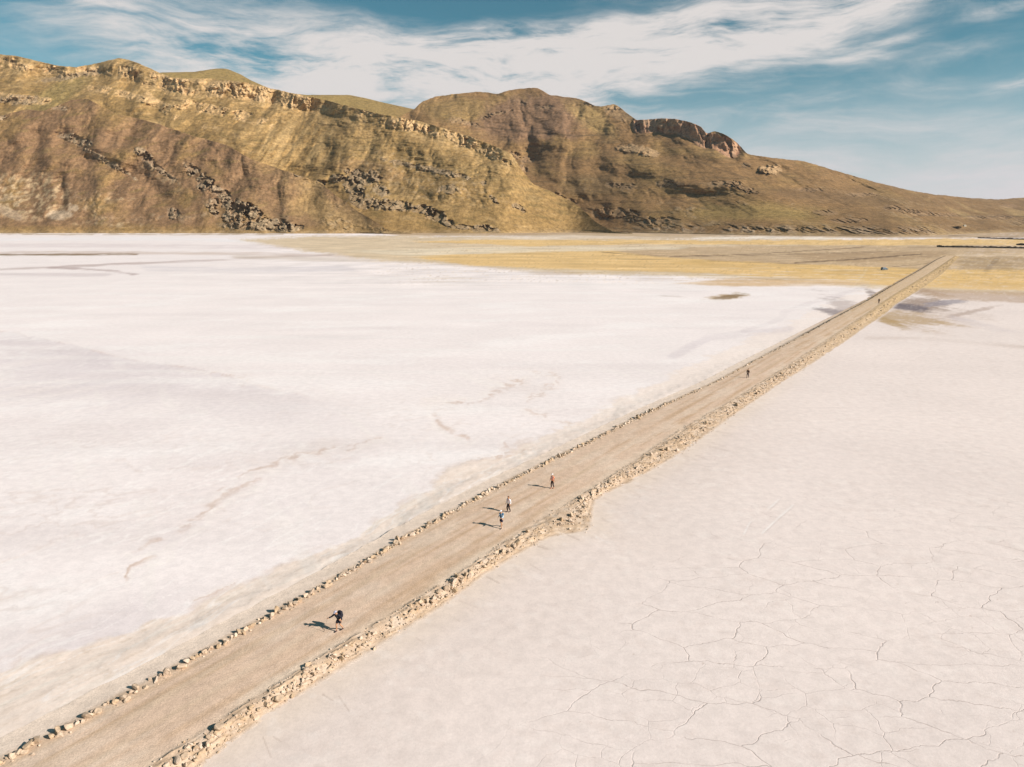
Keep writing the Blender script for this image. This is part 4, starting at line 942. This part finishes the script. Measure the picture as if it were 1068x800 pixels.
def backpack(root, joints, mat, strapm, label, size=(.15, .10, .22), z=1.20):
    sp = joints['sp']; b = bpy.data.objects.new('backpack', None); COL.objects.link(b)
    b.location = root.location; b.rotation_euler = root.rotation_euler; b.scale = root.scale; tag(b, label, 'backpack')
    c = Vector(sp(z, 0, 0)); back = Vector((0, 1, 0)); bm = bmesh.new()
    bmesh.ops.create_cube(bm, size=1.0); bmesh.ops.subdivide_edges(bm, edges=bm.edges[:], cuts=5, use_grid_fill=True)
    for v in bm.verts:
        n = v.co*2; k = (abs(n.x)**4+abs(n.y)**4+abs(n.z)**4)**.25; n = n/k if k > 0 else n
        v.co = c+Vector((n.x*size[0], .125+size[1]+n.y*size[1]*(1-.25*max(n.z, 0)), n.z*size[2]))
    link_bm('pack_body', bm, mat, b)
    bm = bmesh.new(); bmesh.ops.create_cube(bm, size=1.0); bmesh.ops.subdivide_edges(bm, edges=bm.edges[:], cuts=3, use_grid_fill=True)
    for v in bm.verts:
        n = v.co*2; k = (abs(n.x)**4+abs(n.y)**4+abs(n.z)**4)**.25; n = n/k if k > 0 else n
        v.co = c+Vector((n.x*size[0]*.72, .125+size[1]*2.05+n.y*.035, -size[2]*.35+n.z*size[2]*.45))
    link_bm('front_pocket', bm, strapm, b)
    for sd in (-1, 1):
        pts = [sp(1.36, sd*.085, -.13), sp(1.455, sd*.085, -.04), sp(1.46, sd*.085, .05), sp(1.34, sd*.09, .145), sp(1.18, sd*.10, .135), sp(1.05, sd*.15, .05), sp(1.04, sd*.14, -.12)]
        skin_mesh('strap', [tuple(p)+(.024, .008) for p in pts], [(i, i+1) for i in range(6)], strapm, b, 1)
    return b
M_DARK = simple_mat('dark_iris', (.02,.015,.01), .4, .1)
BLK = cloth('black_cloth', (.014,.014,.022)); DKP = cloth('dark_tights', (.03,.018,.022)); WHT = cloth('white_cloth', (.80,.78,.78)); NAVY = cloth('navy_cloth', (.012,.014,.035))
BLU = cloth('blue_cloth', (.025,.12,.22)); LBL = cloth('light_blue_cloth', (.45,.58,.68)); GRY = cloth('grey_cloth', (.42,.42,.50)); ORG = cloth('coral_cloth', (.75,.26,.13)); RED = cloth('rust_cloth', (.28,.10,.05)); DGR = cloth('dark_green_cloth', (.05,.045,.03)); BRC = cloth('brown_cloth', (.06,.032,.022))
HBR = simple_mat('brown_hair', (.16,.07,.035), .6, .3, 40); HDK = simple_mat('dark_hair', (.03,.02,.015), .6, .3, 40); SHO = simple_mat('dark_shoe', (.06,.035,.035), .7, .2, 20); SHR = simple_mat('rust_shoe', (.40,.14,.07), .7, .2, 20)
road_yaw = math.atan2(AX[0], AX[1])      # travel towards the camera: local -Y points down the road
def on_road(px_, py_):
    x, y = at(px_, py_, ROAD_Z+.03); s, o = so(np.array([x, y])); return (x, y, road_z(float(s), float(o))-.005)
yaw0 = -road_yaw
A_RELAX = {-1: ((-.07, .03, -.27), (-.03, -.12, -.22)), 1: ((.07, .05, -.27), (.03, -.12, -.22))}
A_RUN = {-1: ((-.08, .16, -.22), (-.02, -.20, -.12)), 1: ((.08, -.10, -.25), (-.03, -.22, -.02))}
A_POLE = {-1: ((-.20, -.12, -.20), (-.18, -.15, -.10)), 1: ((.16, .10, -.22), (.10, -.14, -.12))}
p1, j1 = walker(on_road(354.3, 658), yaw0+.12, .42, .55, 'nearest person, leaning forward in black top and shorts under a dark backpack', BLK, BLK, GRY, False, 'long', SHO, HDK, A_POLE, 1.06)
backpack(p1, j1, BLK, cloth('slate_cloth', (.06,.08,.10)), 'bulky black backpack worn by the nearest walker in shorts', (.19, .14, .27), 1.24)
# trekking pole in the walker's hand
S_, E_, H_, PALM, DR, SI, NR = j1['arm', -1]
pole = bpy.data.objects.new('trekking_pole', None); COL.objects.link(pole); pole.location = p1.location; pole.rotation_euler = p1.rotation_euler; pole.scale = p1.scale
tag(pole, 'thin trekking pole held in the hand of the walker in shorts', 'trekking pole')
def rod(name, a, b, r, mat, parent, seg=10):
    a, b = Vector(a), Vector(b); bm = bmesh.new(); bmesh.ops.create_cone(bm, cap_ends=True, segments=seg, radius1=r, radius2=r*.85, depth=(b-a).length)
    bmesh.ops.transform(bm, verts=bm.verts, matrix=Matrix.Translation((a+b)/2)@(b-a).to_track_quat('Z', 'Y').to_matrix().to_4x4())
    return link_bm(name, bm, mat, parent)
GP = PALM+NR*.012; TIP = Vector((GP.x-.28, GP.y-.12, .0))
MET = simple_mat('pole_metal', (.25,.22,.2), .4, .1, 20, .6); dirp = (TIP-GP).normalized()
rod('shaft', GP+dirp*.06, TIP, .009, MET, pole); rod('grip', GP-dirp*.06, GP+dirp*.062, .016, BLK, pole); rod('basket', TIP-dirp*.07, TIP-dirp*.055, .032, BLK, pole)

p2, j2 = walker(on_road(523.2, 550.5), yaw0+.05, .12, -.7, 'person in white cap and blue top with pale sleeves, left of the pair', BLU, NAVY, WHT, False, 'short', SHO, HDK, A_RUN, 1.07)
for sd in (-1, 1):
    S, E, Hh, *_ = j2['arm', sd]; skin_mesh('sleeve', [tuple(S.lerp(E, .35))+(.062,), tuple(E)+(.054,), tuple(E.lerp(Hh, .85))+(.042,)], [(0, 1), (1, 2)], LBL, p2, 2)
backpack(p2, j2, BLU, LBL, 'small blue running pack on the back of the white-capped walker', (.13, .06, .18), 1.24)
p3, j3 = walker(on_road(530.6, 534.3), yaw0-.1, .04, .25, 'person with loose brown hair in white shirt and dark tights, right of the pair', WHT, DKP, None, True, 'long', SHO, HBR, A_RELAX, 1.02, True)
backpack(p3, j3, RED, cloth('rose_cloth', (.45,.16,.11)), 'small rust red pack on the back of the walker with brown hair', (.12, .05, .17), 1.26)
p4, j4 = walker(on_road(576.2, 509.6), yaw0+.1, .05, .25, 'person in pale cap and coral top with dark tights, walking alone behind the pair', ORG, DKP, WHT, True, 'short', SHR, HBR, A_RELAX, 1.0)
backpack(p4, j4, DGR, GRY, 'small dark green pack on the back of the walker in the coral top', (.12, .06, .18), 1.24)
p5, j5 = walker(on_road(779.8, 394.2), yaw0, .10, .5, 'person in dark brown clothes far along the road at mid distance', BRC, DKP, None, True, 'long', SHO, HDK, A_RELAX, 1.05)
p6, j6 = walker(on_road(916.3, 318), yaw0, .05, .3, 'tiny dark figure on the road farthest from the camera', BLK, BLK, None, True, 'long', SHO, HDK, A_RELAX, 1.1)

# ------------------------------------------------------------------ parked car in the ochre field
def car(loc, yaw):
    root = bpy.data.objects.new('parked_car', None); COL.objects.link(root); root.location = loc; root.rotation_euler = (0, 0, yaw)
    tag(root, 'small blue grey off-road car parked on the ochre grass left of the road', 'car')
    paint_ = simple_mat('blue_grey_paint', (.13,.19,.24), .3, .05, 4); glass = simple_mat('dark_glass', (.03,.04,.05), .08, .05, 4)
    tyre = simple_mat('tyre_rubber', (.02,.02,.02), .9, .2, 20); rim = simple_mat('rim_metal', (.5,.5,.5), .4, .1, 20, .7); trim = simple_mat('grey_trim', (.06,.06,.06), .8, .1, 10)
    lampm = simple_mat('lamp_glass', (.75,.75,.72), .15, .05, 10); lampr = simple_mat('tail_lamp_red', (.4,.02,.02), .2, .05, 10); silv = simple_mat('silver_paint', (.55,.57,.60), .3, .05, 4)
    def section(name, prof, hw, mat, taper=None, bev=.04):
        bm = bmesh.new(); f1 = [bm.verts.new((x, -hw*(taper(x, z) if taper else 1), z)) for x, z in prof]; f2 = [bm.verts.new((x, hw*(taper(x, z) if taper else 1), z)) for x, z in prof]
        n = len(prof); bm.faces.new(f1); bm.faces.new(f2[::-1])
        for i in range(n): bm.faces.new((f1[i], f2[i], f2[(i+1) % n], f1[(i+1) % n]))
        bmesh.ops.recalc_face_normals(bm, faces=bm.faces); bmesh.ops.bevel(bm, geom=bm.edges[:], offset=bev, segments=2, affect='EDGES')
        return link_bm(name, bm, mat, root, False)
    arch = lambda cx: [(cx+.42*math.cos(a), .36+.42*math.sin(a)) for a in np.linspace(0, math.pi, 9)]
    prof = [(-2.2, .42), (-1.92, .36)]+arch(-1.35)[::-1]+arch(1.35)[::-1]+[(1.95, .36), (2.2, .45), (2.22, .80), (2.10, 1.0), (1.05, 1.10), (-2.15, 1.12), (-2.22, .8)]
    section('body', prof, .90, paint_)
    cab = [(-2.12, 1.10), (1.05, 1.09), (.45, 1.74), (-1.95, 1.76)]; tp = lambda x, z: 1-.16*max(0, z-1.12)
    section('cabin', cab, .86, silv, tp, .05)
    def pane(name, pts):
        bm = bmesh.new(); vs = [bm.verts.new(p) for p in pts]; f = bm.faces.new(vs)
        ex = bmesh.ops.extrude_face_region(bm, geom=[f]); bm.normal_update(); nrm = f.normal.copy()
        for v in [g for g in ex['geom'] if isinstance(g, bmesh.types.BMVert)]: v.co += nrm*.008
        bmesh.ops.recalc_face_normals(bm, faces=bm.faces); return link_bm(name, bm, glass, root, False)
    for sd in (-1, 1):
        y1, y2 = sd*.868, sd*.795
        for xa, xb, xc, xd in ((-1.95, -1.15, -1.15, -1.85), (-1.05, -.25, -.25, -1.05), (-.15, .88, .42, -.15)):
            pane('window', [(xa, y1, 1.17), (xb, y1, 1.17), (xc, y2, 1.62), (xd, y2, 1.62)])
    pane('windscreen', [(1.045, -.72, 1.17), (1.045, .72, 1.17), (.56, .66, 1.66), (.56, -.66, 1.66)])
    pane('rear_window', [(-2.13, -.66, 1.2), (-2.13, .66, 1.2), (-2.01, .62, 1.64), (-2.01, -.62, 1.64)])
    for cx in (-1.35, 1.35):
        for sd in (-1, 1):
            w = bpy.data.objects.new('wheel', mesh_of('wheel', bmesh.new(), None)); bpy.data.objects.remove(w)
            bm = bmesh.new(); bmesh.ops.create_cone(bm, cap_ends=True, segments=28, radius1=.36, radius2=.36, depth=.24); bmesh.ops.bevel(bm, geom=[e for e in bm.edges if len(e.link_faces) == 2 and any(len(f.verts) > 4 for f in e.link_faces)], offset=.04, segments=2, affect='EDGES')
            bmesh.ops.rotate(bm, verts=bm.verts, matrix=Matrix.Rotation(math.pi/2, 3, 'X'))
            w = link_bm('wheel', bm, tyre, root, True); w.location = (cx, sd*.80, .36)
            bm = bmesh.new(); bmesh.ops.create_cone(bm, cap_ends=True, segments=20, radius1=.22, radius2=.19, depth=.26); bmesh.ops.rotate(bm, verts=bm.verts, matrix=Matrix.Rotation(math.pi/2, 3, 'X'))
            r_ = link_bm('rim', bm, rim, w, False)
    def boxp(name, c, s, mat):
        bm = bmesh.new(); bmesh.ops.create_cube(bm, size=1)
        for v in bm.verts: v.co = Vector((v.co.x*s[0]+c[0], v.co.y*s[1]+c[1], v.co.z*s[2]+c[2]))
        bmesh.ops.bevel(bm, geom=bm.edges[:], offset=min(s)*.2, segments=2, affect='EDGES'); return link_bm(name, bm, mat, root, False)
    for sd in (-1, 1):
        boxp('headlight', (2.20, sd*.66, .82), (.06, .28, .16), lampm); boxp('tail_light', (-2.22, sd*.78, .90), (.05, .12, .26), lampr); boxp('mirror', (.80, sd*.98, 1.17), (.10, .18, .14), trim)
    boxp('front_bumper', (2.24, 0, .50), (.14, 1.74, .20), trim); boxp('rear_bumper', (-2.25, 0, .50), (.14, 1.74, .18), trim); boxp('roof_rack', (-.75, 0, 1.80), (1.6, 1.15, .05), trim)
    return root
cx_, cy_ = at(922.3, 281.7); car((cx_, cy_, 0.0), .35)

# ------------------------------------------------------------------ far walls, hut, bush
M_STONE = simple_mat('wall_stone', (.11,.09,.07), .95, .5, .6, 0, .5)
def wall_line(pts, h, w, label, seed):
    P2 = [at(*p) for p in pts]; V_, F_ = [], []; r = np.random.default_rng(seed)
    path = []
    for (a, b) in zip(P2[:-1], P2[1:]):
        n = max(2, int(math.hypot(b[0]-a[0], b[1]-a[1])/2.5))
        for i in range(n): path.append((a[0]+(b[0]-a[0])*i/n, a[1]+(b[1]-a[1])*i/n))
    path.append(P2[-1]); dx, dy = P2[-1][0]-P2[0][0], P2[-1][1]-P2[0][1]; L = math.hypot(dx, dy); nx, ny = -dy/L, dx/L
    for (x, y) in path:
        hh = h*r.uniform(.65, 1.15); ww = w*r.uniform(.85, 1.15)
        for o_, z in ((-ww, -.3), (-ww*.8, hh*.8), (0, hh), (ww*.8, hh*.8), (ww, -.3)): V_.append((x+nx*o_+r.normal()*.1, y+ny*o_+r.normal()*.1, z))
    for i in range(len(path)-1):
        for k in range(4): F_.append((i*5+k, i*5+k+1, i*5+5+k+1, i*5+5+k))
    F_.append((0, 1, 2, 3, 4)); n = (len(path)-1)*5; F_.append((n+4, n+3, n+2, n+1, n))
    me = bpy.data.meshes.new('stone_wall'); me.from_pydata(V_, [], F_); me.materials.append(M_STONE); o = bpy.data.objects.new('stone_wall', me); COL.objects.link(o)
    tag(o, label, 'wall')
wall_line([(977,257.4),(985,258),(1000,258.2),(1030,258.6),(1110,260)], 2.2, 1.4, 'long low dark stone wall nearest the end of the road, at the right edge', 1)
wall_line([(1020,248.3),(1042,249.2),(1090,250.6)], 1.9, 1.2, 'short dark stone wall behind the yellow strip at the right edge', 2)
wall_line([(1060,255.6),(1085,256.4),(1110,256.6)], 2.4, 1.6, 'stub of dark stone wall cut by the right edge, above the nearest wall', 3)
# small pale hut at the foot of the right flank
hx, hy = at(1006.5, 236.6)
hx, hy = hx*.70, hy*.70
def ground_z(x, y):
    dg = bpy.context.evaluated_depsgraph_get(); hit, loc, *_ = sc.ray_cast(dg, Vector((x, y, 600)), Vector((0, 0, -1))); return loc.z if hit else 0
def cam_hit(px_, py_):
    d = Vector(pix_dir(px_, py_)).normalized(); dg = bpy.context.evaluated_depsgraph_get(); dg.update()
    hit, loc, *_ = sc.ray_cast(dg, Vector((0, 0, CAMH)), d); return loc if hit else None
bpy.context.view_layer.update()
hl = cam_hit(1006, 236)
if hl:
    hut = bpy.data.objects.new('hut', None); COL.objects.link(hut); hut.location = hl-Vector((0, 0, .5)); hut.rotation_euler = (0, 0, .3)
    tag(hut, 'tiny pale hut at the foot of the slope beside a dark bush', 'hut')
    wm = simple_mat('hut_plaster', (.62,.58,.45), .9, .1, 1); rm = simple_mat('hut_roof', (.55,.52,.46), .7, .1, 1); dm = simple_mat('hut_door', (.10,.07,.05), .8, .1, 2)
    bm = bmesh.new(); w, d, h = 3.2, 2.2, 2.8
    v = [bm.verts.new(p) for p in [(-w,-d,0),(w,-d,0),(w,d,0),(-w,d,0),(-w,-d,h),(w,-d,h),(w,d,h),(-w,d,h),(-w,0,h+1.3),(w,0,h+1.3)]]
    for f in [(0,1,5,4),(1,2,6,9,5),(2,3,7,6),(3,0,4,8,7)]: bm.faces.new([v[i] for i in f])
    link_bm('wall', bm, wm, hut, False)
    bm = bmesh.new()
    for sg in (-1, 1):
        q = [bm.verts.new(p) for p in [(-w-.3, sg*(d+.4), h-.2), (w+.3, sg*(d+.4), h-.2), (w+.3, 0, h+1.42), (-w-.3, 0, h+1.42)]]; f = bm.faces.new(q)
    bmesh.ops.solidify(bm, geom=bm.faces[:], thickness=.12); link_bm('roof', bm, rm, hut, False)
    bm = bmesh.new(); bmesh.ops.create_cube(bm, size=1)
    for q in bm.verts: q.co = Vector((q.co.x*1.0, q.co.y*.1-d-.04, q.co.z*2+1.0))
    link_bm('door', bm, dm, hut, False)
def bush(px_, py_, rx, rz, label, seed, n=900):
    loc = cam_hit(px_, py_)
    if not loc: return
    r = np.random.default_rng(seed); root = bpy.data.objects.new('bush', None); COL.objects.link(root); root.location = loc-Vector((0, 0, .5)); tag(root, label, 'bush')
    V_, F_ = [], []
    cl = [(r.uniform(-1, 1)*rx*.7, r.uniform(-1, 1)*rx*.4, rz*r.uniform(.35, .8), r.uniform(.3, .5)) for _ in range(12)]
    for i in range(n):
        cxx, cyy, czz, rr_ = cl[r.integers(12)]; v = r.normal(size=3); v /= np.linalg.norm(v); v *= r.uniform(.6, 1)**.5
        p = np.array((cxx+v[0]*rr_*rx, cyy+v[1]*rr_*rx, max(.2, czz+v[2]*rr_*rz))); a = r.normal(size=3)*.55; b = r.normal(size=3)*.55
        k = len(V_); V_ += [tuple(p), tuple(p+a), tuple(p+a+b), tuple(p+b)]; F_.append((k, k+1, k+2, k+3))
    me = bpy.data.meshes.new('foliage'); me.from_pydata(V_, [], F_); me.materials.append(simple_mat('bush_leaf', (.055,.05,.028), .8, .4, .8)); o = bpy.data.objects.new('foliage', me); COL.objects.link(o); o.parent = root
    skin_mesh('stem', [(0,0,-.3,.25),(0,0,rz*.3,.18),(rx*.4,0,rz*.6,.09),(-rx*.4,.3,rz*.6,.09)], [(0,1),(1,2),(1,3)], simple_mat('bush_bark', (.10,.07,.05), .9, .3, 3), root, 1)
bush(997.5, 238.6, 11, 6, 'dark rounded bush beside the tiny pale hut at the foot of the slope', 5)
print('DONE')
